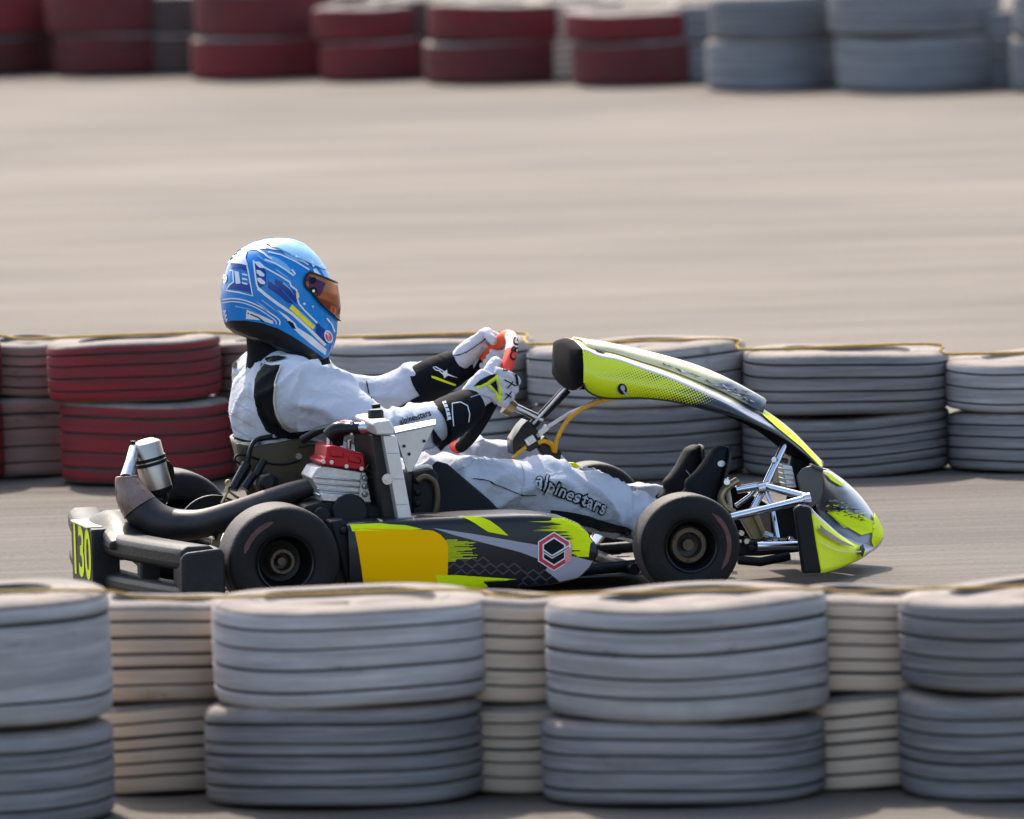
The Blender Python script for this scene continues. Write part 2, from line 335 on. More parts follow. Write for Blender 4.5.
class B:
    """collects shapes into one mesh"""
    def __init__(s): s.bm = bmesh.new(); s.mi = 0
    def m(s, i): s.mi = i; return s
    def face(s, vs):
        try:
            f = s.bm.faces.new(vs); f.material_index = s.mi; return f
        except ValueError: return None
    def rings(s, rings, cap=True, closed=False):
        vr = [[s.bm.verts.new(p) for p in r] for r in rings]
        n = len(vr[0]); k = len(vr)
        for i in range(k-1 if not closed else k):
            a, b = vr[i], vr[(i+1) % k]
            for j in range(n): s.face((a[j], a[(j+1) % n], b[(j+1) % n], b[j]))
        if cap and not closed:
            s.face(vr[0][::-1]); s.face(vr[-1])
        return s
    def sheet(s, rows):
        vr = [[s.bm.verts.new(p) for p in r] for r in rows]
        for i in range(len(vr)-1):
            for j in range(len(vr[0])-1): s.face((vr[i][j], vr[i][j+1], vr[i+1][j+1], vr[i+1][j]))
        return s
    def tube(s, pts, rad, n=12, cap=True, closed=False, smoothpath=0):
        pts = [V(p) for p in pts]
        rads = list(rad) if isinstance(rad, (list, tuple)) else [rad]*len(pts)
        if smoothpath: pts, rads = resample(pts, rads, smoothpath)
        rings = []; up = None
        for i, p in enumerate(pts):
            if closed: t = pts[(i+1) % len(pts)]-pts[i-1]
            else: t = pts[min(i+1, len(pts)-1)]-pts[max(i-1, 0)]
            t.normalize()
            if up is None:
                up = V((0, 0, 1)) if abs(t.z) < 0.9 else V((0, 1, 0))
            a = t.cross(up).normalized(); up = a.cross(t).normalized(); b_ = up
            r = rads[i]; ra, rb = r if isinstance(r, tuple) else (r, r)
            rings.append([p + a*(math.cos(2*PI*j/n)*ra) + b_*(math.sin(2*PI*j/n)*rb) for j in range(n)])
        return s.rings(rings, cap, closed)
    def prism(s, poly, d):
        """poly: 3D points of one face, extruded by vector d"""
        a = [s.bm.verts.new(p) for p in poly]; b_ = [s.bm.verts.new(V(p)+V(d)) for p in poly]
        n = len(a)
        s.face(a); s.face(b_[::-1])
        for j in range(n): s.face((a[j], b_[j], b_[(j+1) % n], a[(j+1) % n]))
        return s
    def slab(s, px, y0, y1):
        """polygon traced at lateral y0 (kart frame), real depth to y1"""
        return s.prism([K(x, y, y0) for x, y in px], (0, y1-y0, 0))
    def box(s, c, d, rot=None):
        c = V(c); v = []
        for sx in (-1, 1):
            for sy in (-1, 1):
                for sz in (-1, 1):
                    q = V((sx*d[0]/2, sy*d[1]/2, sz*d[2]/2))
                    if rot: q = rot @ q
                    v.append(s.bm.verts.new(c+q))
        for f in ((0, 1, 3, 2), (4, 6, 7, 5), (0, 4, 5, 1), (2, 3, 7, 6), (0, 2, 6, 4), (1, 5, 7, 3)): s.face([v[i] for i in f])
        return s
    def ball(s, c, r, n=14, mtx=None):
        c = V(c); rr = r if isinstance(r, (tuple, list)) else (r, r, r)
        rings = []
        for i in range(1, n):
            th = PI*i/n
            ring = []
            for j in range(n*2):
                q = V((rr[0]*math.sin(th)*math.cos(PI*j/n), rr[1]*math.sin(th)*math.sin(PI*j/n), rr[2]*math.cos(th)))
                ring.append(c+(mtx @ q if mtx else q))
            rings.append(ring)
        return s.rings(rings, True)
    def lathe(s, prof, c, axis='Y', n=64, mats=None):
        """prof: (axial, radius) list"""
        c = V(c); vr = []
        for a, r in prof:
            ring = []
            for j in range(n):
                w = 2*PI*j/n
                q = V((r*math.cos(w), a, r*math.sin(w))) if axis == 'Y' else V((r*math.cos(w), r*math.sin(w), a))
                ring.append(s.bm.verts.new(c+q))
            vr.append(ring)
        for i in range(len(vr)-1):
            if mats: s.mi = mats[i]
            for j in range(n): s.face((vr[i][j], vr[i][(j+1) % n], vr[i+1][(j+1) % n], vr[i+1][j]))
        return s
    def out(s, name, mats, parent=None, split=True, **k):
        o = finish(s.bm, name, mats, parent, **k)
        return cluster(o) if (split and parent) else o

def catmull(p0, p1, p2, p3, t):
    return 0.5*((2*p1)+(p2-p0)*t+(2*p0-5*p1+4*p2-p3)*t*t+(3*p1-p0-3*p2+p3)*t*t*t)
def resample(pts, rads, k):
    P = []; Q = []; n = len(pts)
    tup = isinstance(rads[0], tuple)
    for i in range(n-1):
        a, b, c, d = pts[max(i-1, 0)], pts[i], pts[i+1], pts[min(i+2, n-1)]
        for q in range(k):
            t = q/k; P.append(catmull(a, b, c, d, t))
            if tup: Q.append(tuple(rads[i][w]*(1-t)+rads[i+1][w]*t for w in (0, 1)))
            else: Q.append(rads[i]*(1-t)+rads[i+1]*t)
    P.append(pts[-1]); Q.append(rads[-1])
    return P, Q
def orient(o, d):
    d = V(d); t = sum((p.normal.dot(d)*p.area for p in o.data.polygons), 0.0)
    if t < 0: o.data.flip_normals()
def interp(xs, ys, x):
    if x <= xs[0]: return ys[0]
    for i in range(len(xs)-1):
        if x <= xs[i+1]:
            t = (x-xs[i])/(xs[i+1]-xs[i]); return ys[i]*(1-t)+ys[i+1]*t
    return ys[-1]
def remeshed(b, voxel, smooth=4):
    """turn a pile of overlapping closed shapes into one continuous skin"""
    o = finish(b.bm, 'tmp', M['suit'])
    md = o.modifiers.new('r', 'REMESH'); md.mode = 'VOXEL'; md.voxel_size = voxel; md.use_smooth_shade = True
    if smooth:
        ms = o.modifiers.new('s', 'SMOOTH'); ms.iterations = smooth; ms.factor = 0.5
    dg = bpy.context.evaluated_depsgraph_get(); ev = o.evaluated_get(dg)
    me = bpy.data.meshes.new_from_object(ev)
    bpy.data.objects.remove(o, do_unlink=True)
    bm = bmesh.new(); bm.from_mesh(me); bpy.data.meshes.remove(me)
    return bm
def bvh_of(o):
    return BVHTree.FromPolygons([v.co.copy() for v in o.data.vertices], [tuple(p.vertices) for p in o.data.polygons])
def bvh_many(objs):
    vs = []; fs = []
    for o in objs:
        k = len(vs); vs += [v.co.copy() for v in o.data.vertices]; fs += [tuple(i+k for i in p.vertices) for p in o.data.polygons]
    return BVHTree.FromPolygons(vs, fs)

def gridcut(bm, step):
    xs = [v.co.x for v in bm.verts]; ys = [v.co.y for v in bm.verts]
    for ax, lo, hi in ((0, min(xs), max(xs)), (1, min(ys), max(ys))):
        q = lo+step
        while q < hi:
            co = V((0, 0, 0)); no = V((0, 0, 0)); co[ax] = q; no[ax] = 1
            bmesh.ops.bisect_plane(bm, geom=bm.verts[:]+bm.edges[:]+bm.faces[:], plane_co=co, plane_no=no, dist=1e-5)
            q += step
class Decals:
    """printed panels: flat outlines laid onto a surface along the side direction, following its shape"""
    def __init__(s, bvh, off=0.0012, mirror=None, maxdev=None):
        s.bvh = bvh; s.off = off; s.bm = bmesh.new(); s.mats = []; s.mirror = mirror; s.lay = 0
    def _mi(s, m):
        if m not in s.mats: s.mats.append(m)
        return s.mats.index(m)
    def _lay(s, flat, m, step, dz):
        bmesh.ops.triangulate(flat, faces=flat.faces[:])
        gridcut(flat, step)
        mp = {}
        mi = s._mi(m); s.lay += 1
        off = s.off + dz + 0.00004*s.lay
        for v in flat.verts:
            d = (KRi @ ray(v.co.x, v.co.y)).normalized()
            h = s.bvh.ray_cast(KC+d*20, d)
            mp[v] = (h[0]+h[1]*off if h[1].dot(d) < 0 else h[0]-h[1]*off) if h[0] is not None else None
        for sgn in ((1, -1) if s.mirror is not None else (1,)):
            nv = {}
            for f in flat.faces:
                ps = [mp[v] for v in f.verts]
                if any(p is None for p in ps): continue
                if max((ps[i]-ps[i-1]).length for i in range(len(ps))) > 0.05: continue
                vs = []
                for v in f.verts:
                    if v not in nv:
                        p = mp[v].copy()
                        if sgn < 0: p.y = 2*s.mirror-p.y
                        nv[v] = s.bm.verts.new(p)
                    vs.append(nv[v])
                try:
                    q = s.bm.faces.new(vs); q.material_index = mi
                except ValueError: pass
        flat.free()
    def poly(s, pts, m, step=4.0, dz=0.0):
        f = bmesh.new(); f.faces.new([f.verts.new((x, y, 0)) for x, y in pts]); s._lay(f, m, step, dz)
    def ellipse(s, c, rx, ry, m, ang=0, n=28, dz=0.0, step=4.0):
        a = R(ang)
        s.poly([(c[0]+rx*math.cos(t)*math.cos(a)-ry*math.sin(t)*math.sin(a), c[1]+rx*math.cos(t)*math.sin(a)+ry*math.sin(t)*math.cos(a))
                for t in (2*PI*i/n for i in range(n))], m, step, dz)
    def stroke(s, pts, w, m, step=4.0, dz=0.0, smooth=0, taper=False):
        if smooth:
            P, _ = resample([V((x, y, 0)) for x, y in pts], [0.0]*len(pts), smooth); pts = [(p.x, p.y) for p in P]
        n = len(pts); Lp = []; Rp = []
        for i in range(n):
            a = V(pts[max(i-1, 0)]); b = V(pts[min(i+1, n-1)]); t = (b-a)
            if t.length < 1e-6: continue
            t.normalize(); nn = V((-t.y, t.x)); ww = w*(0.15+0.85*(1-i/(n-1))) if taper else w
            Lp.append(V(pts[i])+nn*ww/2); Rp.append(V(pts[i])-nn*ww/2)
        f = bmesh.new()
        lv = [f.verts.new((p.x, p.y, 0)) for p in Lp]; rv = [f.verts.new((p.x, p.y, 0)) for p in Rp]
        for i in range(len(lv)-1): f.faces.new((lv[i], lv[i+1], rv[i+1], rv[i]))
        s._lay(f, m, step, dz)
    def text(s, txt, c, ang, height, m, bold=0.0, sx=1.0, step=3.0, dz=0.0, shear=0.0, flip=False, space=1.0):
        f = text_bm(txt, height, bold, sx, shear, space)
        a = R(ang)
        for v in f.verts:
            x, y = v.co.x, -v.co.y
            if flip: x = -x
            v.co = V((c[0]+x*math.cos(a)-y*math.sin(a), c[1]+x*math.sin(a)+y*math.cos(a), 0))
        s._lay(f, m, step, dz)
    def out(s, name, parent):
        me = bpy.data.meshes.new(name); s.bm.to_mesh(me); s.bm.free()
        for m in s.mats: me.materials.append(m)
        for p in me.polygons: p.use_smooth = True
        return cluster(link(name, me, parent), 0.008)
def text_bm(txt, height, bold=0.0, sx=1.0, shear=0.0, space=1.0):
    cu = bpy.data.curves.new('t', 'FONT'); cu.body = txt; cu.align_x = 'CENTER'; cu.align_y = 'CENTER'
    cu.size = height*1.4; cu.offset = bold; cu.shear = shear; cu.resolution_u = 3; cu.space_character = space
    o = bpy.data.objects.new('t', cu); col.objects.link(o)
    dg = bpy.context.evaluated_depsgraph_get(); me = bpy.data.meshes.new_from_object(o.evaluated_get(dg))
    bpy.data.objects.remove(o, do_unlink=True)
    f = bmesh.new(); f.from_mesh(me); bpy.data.meshes.remove(me)
    for v in f.verts: v.co.x *= sx
    return f

def tag(o, label=None, cat=None, group=None, kind=None):
    if label: o['label'] = label
    if cat: o['category'] = cat
    if group: o['group'] = group
    if kind: o['kind'] = kind
    return o

# ---------------------------------------------------------------- setting
b = B(); b.sheet([[(-900, -200, 0), (900, -200, 0)], [(-900, 1600, 0), (900, 1600, 0)]])
tag(b.out('ground', M['ground'], smooth=False), kind='structure')
def tyre_mesh(rad, h, grooves, n=96, seed=0):
    rnd = random.Random(seed)
    prof = []; ms = []
    hole = rad*0.60
    gw = h*0.019; gd = 0.010
    def add(a, r, m=0): prof.append((a, r)); ms.append(m)
    add(h*0.90, 0.002, 2); add(h*0.925, hole*.6, 2); add(h*0.91, hole*.98, 2); add(h*0.93, hole, 1)
    add(h*0.99, hole+0.008, 2); add(h, rad*0.66, 2); add(h*1.0, rad*0.72, 2); add(h*0.992, rad*0.73, 2); add(h*1.0, rad*0.745, 2); add(h*0.998, rad*0.86, 2); add(h*0.985, rad*0.93, 2); add(h*0.96, rad*0.972, 2); add(h*0.93, rad*0.988)
    zs = [h*(0.80-0.60*(i)/(max(grooves-1, 1))) for i in range(grooves)]
    add(h*0.90, rad*0.995)
    for z in zs:
        z += rnd.uniform(-.02, .02)*h
        bulge = 1.0 - 0.008*((z/h-0.5)/0.5)**2
        w_ = gw*rnd.uniform(.6, 1.3)
        add(z+w_*1.3, rad*bulge); add(z+w_*0.8, rad*bulge-0.002, 1); add(z+w_*0.7, rad*bulge-gd, 1); add(z-w_*0.7, rad*bulge-gd, 1); add(z-w_*0.8, rad*bulge-0.002); add(z-w_*1.3, rad*bulge)
    add(h*0.10, rad*0.995); add(h*0.07, rad*0.988); add(h*0.04, rad*0.972, 2); add(h*0.015, rad*0.93, 2); add(h*0.002, rad*0.86, 2); add(0, rad*0.70, 2); add(h*0.015, hole+0.01, 1); add(h*0.1, hole, 1); add(h*0.26, rad*0.93, 1)
    b = B(); b.lathe(prof, (0, 0, 0), 'Z', n, ms)
    # close the inside
    b.mi = 1
    b.lathe([prof[-1], (h*0.8, 0.002)], (0, 0, 0), 'Z', n)
    bmesh.ops.remove_doubles(b.bm, verts=b.bm.verts, dist=1e-5)
    # slight sag
    for v in b.bm.verts:
        a = math.atan2(v.co.y, v.co.x)
        k = 1+0.010*math.sin(2*a+seed)+0.006*math.sin(3*a+seed*2.1)
        v.co.x *= k; v.co.y *= k
        v.co.z += 0.006*math.sin(a+seed*1.7)*(v.co.z/h) + 0.003*math.sin(3*a+seed)
    return b
def place_tyre(cpx, halfpx, front_py, z0, h, m, label, group, grooves=4, seed=0, depth_from=None, cpx2=None):
    """front bottom rim pixel gives the distance; the tyre stands at its own depth with its real size"""
    g0 = gp(cpx, front_py, 0.0) if depth_from is None else depth_from
    sc = scale_at(g0); rad = halfpx/sc
    b = tyre_mesh(rad, h, grooves, seed=seed)
    o = b.out('tyre', [m, M['groove'], M['sidewall']], angle=30)
    x = g0.x if cpx2 is None else g0.x+(cpx2-cpx)/sc
    o.location = (x, g0.y+rad, z0)
    o.rotation_euler = (random.uniform(-.012, .012), random.uniform(-.012, .012), random.uniform(0, 6))
    tag(o, label, 'tyre', group)
    return g0, rad, sc

def stack(cx, half, base, mid, top, mats, labels, group, grooves=(4, 4), off=0, seed=0):
    g0 = gp(cx, base, 0.0); sc = scale_at(g0)
    h1 = (base-mid)/sc; h2 = (mid-top)/sc
    place_tyre(cx, half, base, 0.002, h1, mats[0], labels[0], group, grooves[0], seed, g0)
    place_tyre(cx, half, base, h1+0.004, h2, mats[1], labels[1], group, grooves[1], seed+5, g0, cx+off)
    return g0, h1+h2, half/sc
W, G, BG, RD, DR, TN = M['white_tyre'], M['grey_tyre'], M['bluegrey_tyre'], M['red_tyre'], M['dark_red_tyre'], M['tan_tyre']
fg = 'tyres of the near barrier'
fgs = [stack(-40, 152, 836, 736, 608, (G, W), ('bottom grey tyre at the lower left corner of the picture', 'top white tyre of the near stack cut by the left edge'), fg, (4, 2), 0, 1),
       stack(346, 141, 812, 712, 609, (G, W), ('bottom grey tyre of the near stack below the kart engine', 'top white tyre of the near stack below the yellow number plate'), fg, (5, 4), 9, 2),
       stack(688, 143, 810, 727, 607, (G, W), ('bottom grey tyre of the near stack below the front wheel', 'top white tyre of the near stack right below the front wheel of the kart'), fg, (4, 4), 6, 3),
       stack(1043, 140, 803, 695, 600, (G, G), ('bottom grey tyre at the lower right corner of the picture', 'top grey tyre of the near stack cut by the right edge'), fg, (5, 4), 4, 4)]
mg = 'tyres of the barrier behind the kart'
mgs = [stack(-88, 90, 489, 405, 345, (RD, RD), ('bottom red tyre cut by the left edge behind the kart', 'top red tyre cut by the left edge behind the kart'), mg, (4, 3), 0, 11),
       stack(145, 87, 487, 404, 344, (RD, RD), ('bottom red tyre behind the silencer of the kart', 'top red tyre behind the back of the driver'), mg, (4, 4), -9, 12),
       stack(432, 106, 483, 408, 345, (W, W), ('bottom white tyre behind the driver arms and thighs', 'top white tyre behind the hands and helmet chin of the driver'), mg, (4, 3), 0, 13),
       stack(642, 110, 482, 410, 351, (G, W), ('bottom grey tyre behind the shoes of the driver', 'top white tyre behind the yellow side of the fairing'), mg, (4, 3), 0, 14),
       stack(850, 105, 479, 418, 357, (G, G), ('bottom grey tyre behind the slope of the kart nose', 'top grey tyre just right of the tip of the fairing'), mg, (5, 4), 2, 15),
       stack(1054, 103, 474, 414, 362, (G, W), ('bottom grey tyre of the middle barrier cut by the right edge', 'top white tyre of the middle barrier cut by the right edge'), mg, (4, 3), 0, 16)]
bgp = 'tyres of the far barrier'
far = [(-22, 80, 77, 38, -12, DR, RD, 'far red tyre at the upper left corner'),
       (121, 70, 76, 36, -12, DR, DR, 'faded dark red tyre of the far wall, second stack from left'),
       (258, 68, 80, 38, -9, RD, DR, 'red tyre of the far wall above and left of the helmet'),
       (374, 54, 81, 42, 8, RD, RD, 'red tyre in the narrowest stack of the far wall'),
       (500, 76, 84, 42, 6, DR, RD, 'red tyre of the far wall above the steering wheel'),
       (641, 68, 86, 42, 13, DR, RD, 'red tyre of the far wall, nearest red stack to blue ones'),
       (775, 68, 91, 41, -3, BG, BG, 'blue grey tyre of the far wall next to the red stacks'),
       (927, 87, 92, 36, -8, BG, BG, 'widest blue grey tyre of the far wall'),
       (1092, 78, 93, 38, -6, BG, BG, 'blue grey tyre of the far wall at the upper right corner')]
fars = []
for i, (cx, hf, ba, mi, to, m1, m2, lb) in enumerate(far):
    fars.append(stack(cx, hf, ba, mi, to, (m1, m2), (lb+', on the ground', lb+', on top'), bgp, (4, 4), (-6 if i % 2 else 5), 21+i))

# set-back stacks that show in the gaps of the barriers
BT = M['brown_tyre']
stack(163, 80, 797, 705, 606, (TN, TN), ('bottom dusty tan tyre set back between the two leftmost near stacks', 'top dusty tan tyre set back between the two leftmost near stacks'), fg, (5, 5), 4, 41)
stack(520, 74, 796, 706, 602, (TN, TN), ('bottom dusty tan tyre set back in the gap below the kart emblem', 'top dusty tan tyre set back in the gap below the kart emblem'), fg, (5, 5), -4, 42)
stack(868, 82, 792, 696, 600, (TN, TN), ('bottom dusty tan tyre set back in the gap below the kart nose', 'top dusty tan tyre set back in the gap below the kart nose'), fg, (5, 5), 5, 43)
stack(28, 54, 479, 398, 344, (M['pink_tyre'], M['pink_tyre']), ('bottom faded pinkish tyre set back between the red stacks', 'top faded pinkish tyre set back between the red stacks'), mg, (4, 4), 2, 44)
stack(279, 64, 477, 404, 346, (M['pink_tyre'], M['pink_tyre']), ('bottom faded pinkish tyre set back behind the seat', 'top faded pinkish tyre set back behind the neck of the driver'), mg, (4, 4), 0, 45)
for i, (x, hf, m_, w_) in enumerate(((52, 50, DR, 'between the first two red stacks from left'), (190, 48, BT, 'between the second and third red stacks'), (322, 46, DR, 'behind the narrowest red stack, left side'), (424, 46, BT, 'behind the narrowest red stack, right side'), (574, 50, TN, 'between the last two red stacks'), (708, 48, BG, 'where red stacks meet blue grey ones'), (843, 48, BG, 'between the two blue grey stacks'), (1012, 46, BG, 'near the right edge'))):
    ba = 71+x*.017
    stack(x, hf, ba, ba-40, ba-78, (m_, m_), ('bottom set-back tyre of the far wall '+w_, 'top set-back tyre of the far wall '+w_), bgp, (4, 4), 3, 60+i)

def rope(pts, r, label):
    b = B(); b.tube(pts, r, 8, smoothpath=6)
    tag(b.out('rope', M['rope']), label, 'rope')
def rope_pts(stacks, rise=0.0):
    pts = []
    for k, (g, h, rad) in enumerate(stacks):
        c = V((g.x, g.y+rad*0.75, h+0.010))
        if k: 
            q = (pts[-1]+V((g.x-rad*.9, c.y, c.z)))/2; q.z -= 0.006; pts.append(q)
        pts += [c+V((-rad*.80, .02*((k*7) % 3), 0.003)), c+V((rad*.80, .03*((k*5) % 3-1), 0.003))]
    return pts
rope(rope_pts(fgs), 0.0032, 'faded yellow rope lying along the tops of the near tyre stacks')
rope(rope_pts(mgs), 0.0042, 'faded yellow rope lying along the tops of the tyre stacks behind the kart')

# ---------------------------------------------------------------- kart
kart = bpy.data.objects.new('go_kart', None); col.objects.link(kart); kart.matrix_world = KM
tag(kart, 'black and lime racing go kart with yellow number plate and tall front fairing', 'go kart')

def wheel(c, rad, width, rim_r, near, hubmat, lab=None, steer=0.0):
    s = -1 if near else 1
    w = width/2
    c = V(c)
    b = B()
    # rim: dished barrel
    prof = [(s*(w-0.004), rim_r*1.02), (s*(w+0.002), rim_r*0.985), (s*(w-0.001), rim_r*0.93), (s*(w-0.016), rim_r*0.90), (s*(w*0.45), rim_r*0.84),
            (s*(w*0.2), rim_r*0.70), (s*(w*0.12), rim_r*0.40), (s*(w*0.12), 0.001)]
    b.lathe(prof, c, 'Y', 64)
    b.lathe([(-s*(w-0.004), rim_r*1.02), (-s*(w+0.002), rim_r*0.985), (-s*w*0.4, rim_r*0.85), (-s*w*0.2, rim_r*0.5), (-s*w*0.1, 0.001)], c, 'Y', 48)
    o = b.out('wheel', M['rim'], kart, split=False)
    t = B()
    P = [(rim_r*1.0, -0.93), (rim_r*1.10, -0.985), (rim_r*1.28, -1.0), (rad*0.80, -1.0), (rad*0.90, -0.965), (rad*0.955, -0.90), (rad*0.985, -0.80), (rad*0.998, -0.62), (rad, -0.3), (rad, 0.3)]
    P += [(r, -a) for r, a in P[:8][::-1]]
    ms = [0]*(len(P)-1)
    for i in range(6, len(P)-7): ms[i] = 1
    t.lathe([(a*w, r) for r, a in P], c, 'Y', 96, ms)
    to = t.out('tyre', [M['slick'], M['tread']], o, angle=60)
    # hub with nuts
    h = B()
    hr = rim_r*(0.70 if rad < .135 else .46)
    h.lathe([(s*w*0.15, hr*1.1), (s*w*0.50, hr*1.0), (s*w*0.56, hr*0.92), (s*w*0.56, hr*0.70), (s*w*0.10, hr*0.62), (s*w*0.12, hr*0.34), (s*w*0.42, hr*0.30), (s*w*0.42, 0.001)], c, 'Y', 24)
    for k in range(3):
        a = 2*PI*k/3+0.5
        q = c+V((math.cos(a)*hr*0.79, s*w*0.54, math.sin(a)*hr*0.79))
        h.tube([q, q+V((0, s*0.007, 0))], 0.0042, 6)
    h.out('hub', hubmat, o, angle=30, split=False)
    if lab:
        a0, a1 = lab
        d = B(); rows = []
        for i in range(25):
            a = R(a0+(a1-a0)*i/24); tp = min(1, 6*min(i, 24-i)/24+0.15)
            rows.append([c+V((math.cos(a)*r, s*(w+0.0012), math.sin(a)*r)) for r in (rad*(0.75-0.045*tp), rad*(0.75+0.045*tp))])
        d.sheet(rows); d.out('sidewall_label', M['tyre_label'], o)
    return o
wheel((0, -0.60, 0.14), 0.14, 0.185, 0.071, True, M['bronze'], (105, 165))
wheel((-0.045, 0.63, 0.14), 0.14, 0.185, 0.071, False, M['bronze'])
wheel((1.032, -0.56, 0.127), 0.127, 0.125, 0.066, True, M['bronze'], (-40, 55))
wheel((1.032, 0.55, 0.127), 0.127, 0.125, 0.066, False, M['bronze'])
# inner faces of the far wheels: brake-side hubs
for c, r_ in (((-0.045, 0.535, 0.14), 0.05), ((1.032, 0.484, 0.127), 0.046)):
    b = B(); b.lathe([(0.0, r_), (-0.02, r_*0.95), (-0.035, r_*0.5), (-0.035, 0.001)], c, 'Y', 24); b.out('wheel_carrier', M['rim'], kart)
b = B(); b.tube([(0, -0.6, 0.14), (-0.045, 0.6, 0.14)], 0.022, 16); b.out('rear_axle', M['steel'], kart)
b = B()
b.lathe([(-0.004, 0.09), (-0.004, 0.11), (0.004, 0.11), (0.004, 0.09)], (0, -0.27, 0.14), 'Y', 60)
for k in range(5):
    a = 2*PI*k/5; b.tube([(0, -0.27, 0.14), (math.cos(a)*0.10, -0.27, 0.14+math.sin(a)*0.10)], 0.008, 8)
b.out('sprocket', M['gold'], kart)
b = B(); b.lathe([(-0.006, 0.04), (-0.006, 0.095), (0.006, 0.095), (0.006, 0.04)], (0, 0.30, 0.14), 'Y', 48); b.out('brake_disc', M['rim'], kart)
b = B(); b.box((0.06, 0.30, 0.19), (0.06, 0.05, 0.05)); b.out('brake_caliper', M['black_plastic'], kart, bevel=0.006)

# frame rails and floor tray
b = B()
for y in (-0.30, 0.30):
    b.tube([(-0.12, y, 0.075), (0.35, y*1.02, 0.05), (0.85, y*0.9, 0.05), (1.12, y*0.75, 0.06)], 0.015, 10, smoothpath=4)
for x in (0.1, 0.55, 0.95): b.tube([(x, -0.33, 0.05), (x, 0.33, 0.05)], 0.014, 10)
b.out('chassis_tube', M['black_plastic'], kart)
b = B(); b.box((0.68, 0, 0.033), (0.75, 0.56, 0.004)); b.out('floor_tray', M['plate_grey'], kart)
b = B()
for y in (-1, 1):
    b.tube([(0.97, y*0.30, 0.06), (1.032, y*0.42, 0.09), (1.032, y*0.50, 0.127)], [0.016, 0.018, 0.02], 10)
    b.tube([(0.93, y*0.05, 0.12), (1.0, y*0.44, 0.12)], 0.008, 8)
b.out('stub_axle', M['steel'], kart)

# rear bumper -------------------------------------------------------------
def bump_x(y):
    t = abs(y)/0.66
    return -0.372 + (0.115 if y < 0 else 0.06)*t**1.6
def beam(b, z, hz, hx, ys, dz=0.0):
    rings = []
    for y in ys:
        x = bump_x(y); zz = z + dz*abs(y)
        r = []
        for sx, sz in ((-1, -.6), (-1, .6), (-.6, 1), (.6, 1), (1, .6), (1, -.6), (.6, -1), (-.6, -1)):
            r.append(V((x+sx*hx+hx, y, zz+sz*hz)))
        rings.append(r)
    b.rings(rings)
ys = [0.67-1.34*i/32 for i in range(33)]
b = B(); beam(b, 0.160, 0.030, 0.045, ys); beam(b, 0.070, 0.022, 0.038, ys, 0.0)
# end blocks
for s in (1, -1):
    bx = bump_x(-.66)
    pts = [(bx+.012, 0.176), (bx+.100, 0.183), (bx+.108, .168), (bx+.108, 0.078), (bx+.10, .055), (bx+.01, 0.055), (bx+.0, .07), (bx, .163)]
    yy = [0.59, 0.665] if s > 0 else [-0.685, -0.56]
    b.prism([V((x, yy[0], z)) for x, z in pts], (0, yy[1]-yy[0], 0))
for y0 in (-0.36, 0.36):
    b.box((bump_x(y0)+0.045, y0, 0.10), (0.05, 0.05, 0.09))
# raised lump above the centre
b.rings([[V((bump_x(0)+0.01+i*0.022, y, 0.172+0.062*math.sin(PI*min(1, (j+0.3)/7.6))*math.sin(PI*(0.15+0.7*i/5)))) for j, y in enumerate([-0.26+0.52*j/7 for j in range(8)])] +
         [V((bump_x(0)+0.01+i*0.022, y, 0.155)) for y in [0.26, -0.26]] for i in range(6)])
rb = b.out('rear_bumper', M['bumper_plastic'], kart, bevel=0.007)
# number panel in the middle
b = B()
xr = -0.388
b.rings([[V((xr-0.0, y, z0)), V((xr+0.07, y, z0)), V((xr+0.07, y, z1)), V((xr+0.0, y, z1))] for y, z0, z1 in ((-0.15, 0.048, 0.200), (0.16, 0.048, 0.200))])
pn = b.out('number_panel', M['bumper_plastic'], rb, bevel=0.006)
b = B(); b.box((xr+0.037, 0.01, 0.2015), (0.085, 0.24, 0.003)); b.out('pale_top_sticker', M['cream'], pn)
f = text_bm('130', 0.124, 0.004, 1.1)
for v in f.verts: v.co = V((xr-0.0015, 0.005-v.co.x, 0.126+v.co.y))
fo = finish(f, 'number', M['lime'], pn, smooth=False)

# exhaust ------------------------------------------------------------------
b = B()
b.tube([K(320, 484, -.42), K(300, 490, -.40), K(270, 501, -.36), K(235, 514, -.30), K(200, 524, -.25), K(168, 524, -.20), K(145, 513, -.16), K(131, 494, -.14), K(127, 478, -.13)],
       [0.020, 0.026, 0.031, 0.034, 0.036, 0.042, 0.047, 0.040, 0.026], 24, smoothpath=5)
b.out('exhaust_pipe', M['pipe'], kart)
b = B(); b.tube([K(140, 508, -.155), K(133, 497, -.145), K(128, 483, -.132), K(127, 476, -.13)], [0.0475, 0.043, 0.033, 0.028], 24, smoothpath=5)
b.out('exhaust_bend', M['rust'], kart)
b = B(); b.tube([K(127, 478, -.13), K(131, 462, -.10), K(134, 448, -.06)], [0.018, .014, .012], 12, smoothpath=4); b.out('exhaust_link', M['steel'], kart)
b = B()
A0, A1 = K(146, 444, -.05), K(157.5, 488, -.05)
b.tube([A0+(A0-A1)*0.10, A0+(A0-A1)*0.03, A0, A1, A1+(A1-A0)*0.02], [0.020, 0.034, 0.0375, 0.0375, 0.034], 28)
si = b.out('silencer', M['silencer'], kart, angle=50)
b = B(); b.tube([A1, A1+(A1-A0)*0.05, A1+(A1-A0)*0.13], [0.0385, 0.0385, 0.034], 24); b.out('end_cap', M['gloss_black'], si)
for t in (0.30, 0.40):
    b = B(); c = A0+(A1-A0)*t; b.tube([c, c+(A1-A0)*0.07], [0.0405, 0.0405], 28); b.out('strap', M['black_plastic'], si)
b = B(); b.tube([A1+(A1-A0)*0.08, K(160, 500, -.05), K(150, 499, -.06), K(136, 496, -.08)], [0.022, .021, .018, .014], 14, smoothpath=4); b.out('tail_elbow', M['gloss_black'], si)
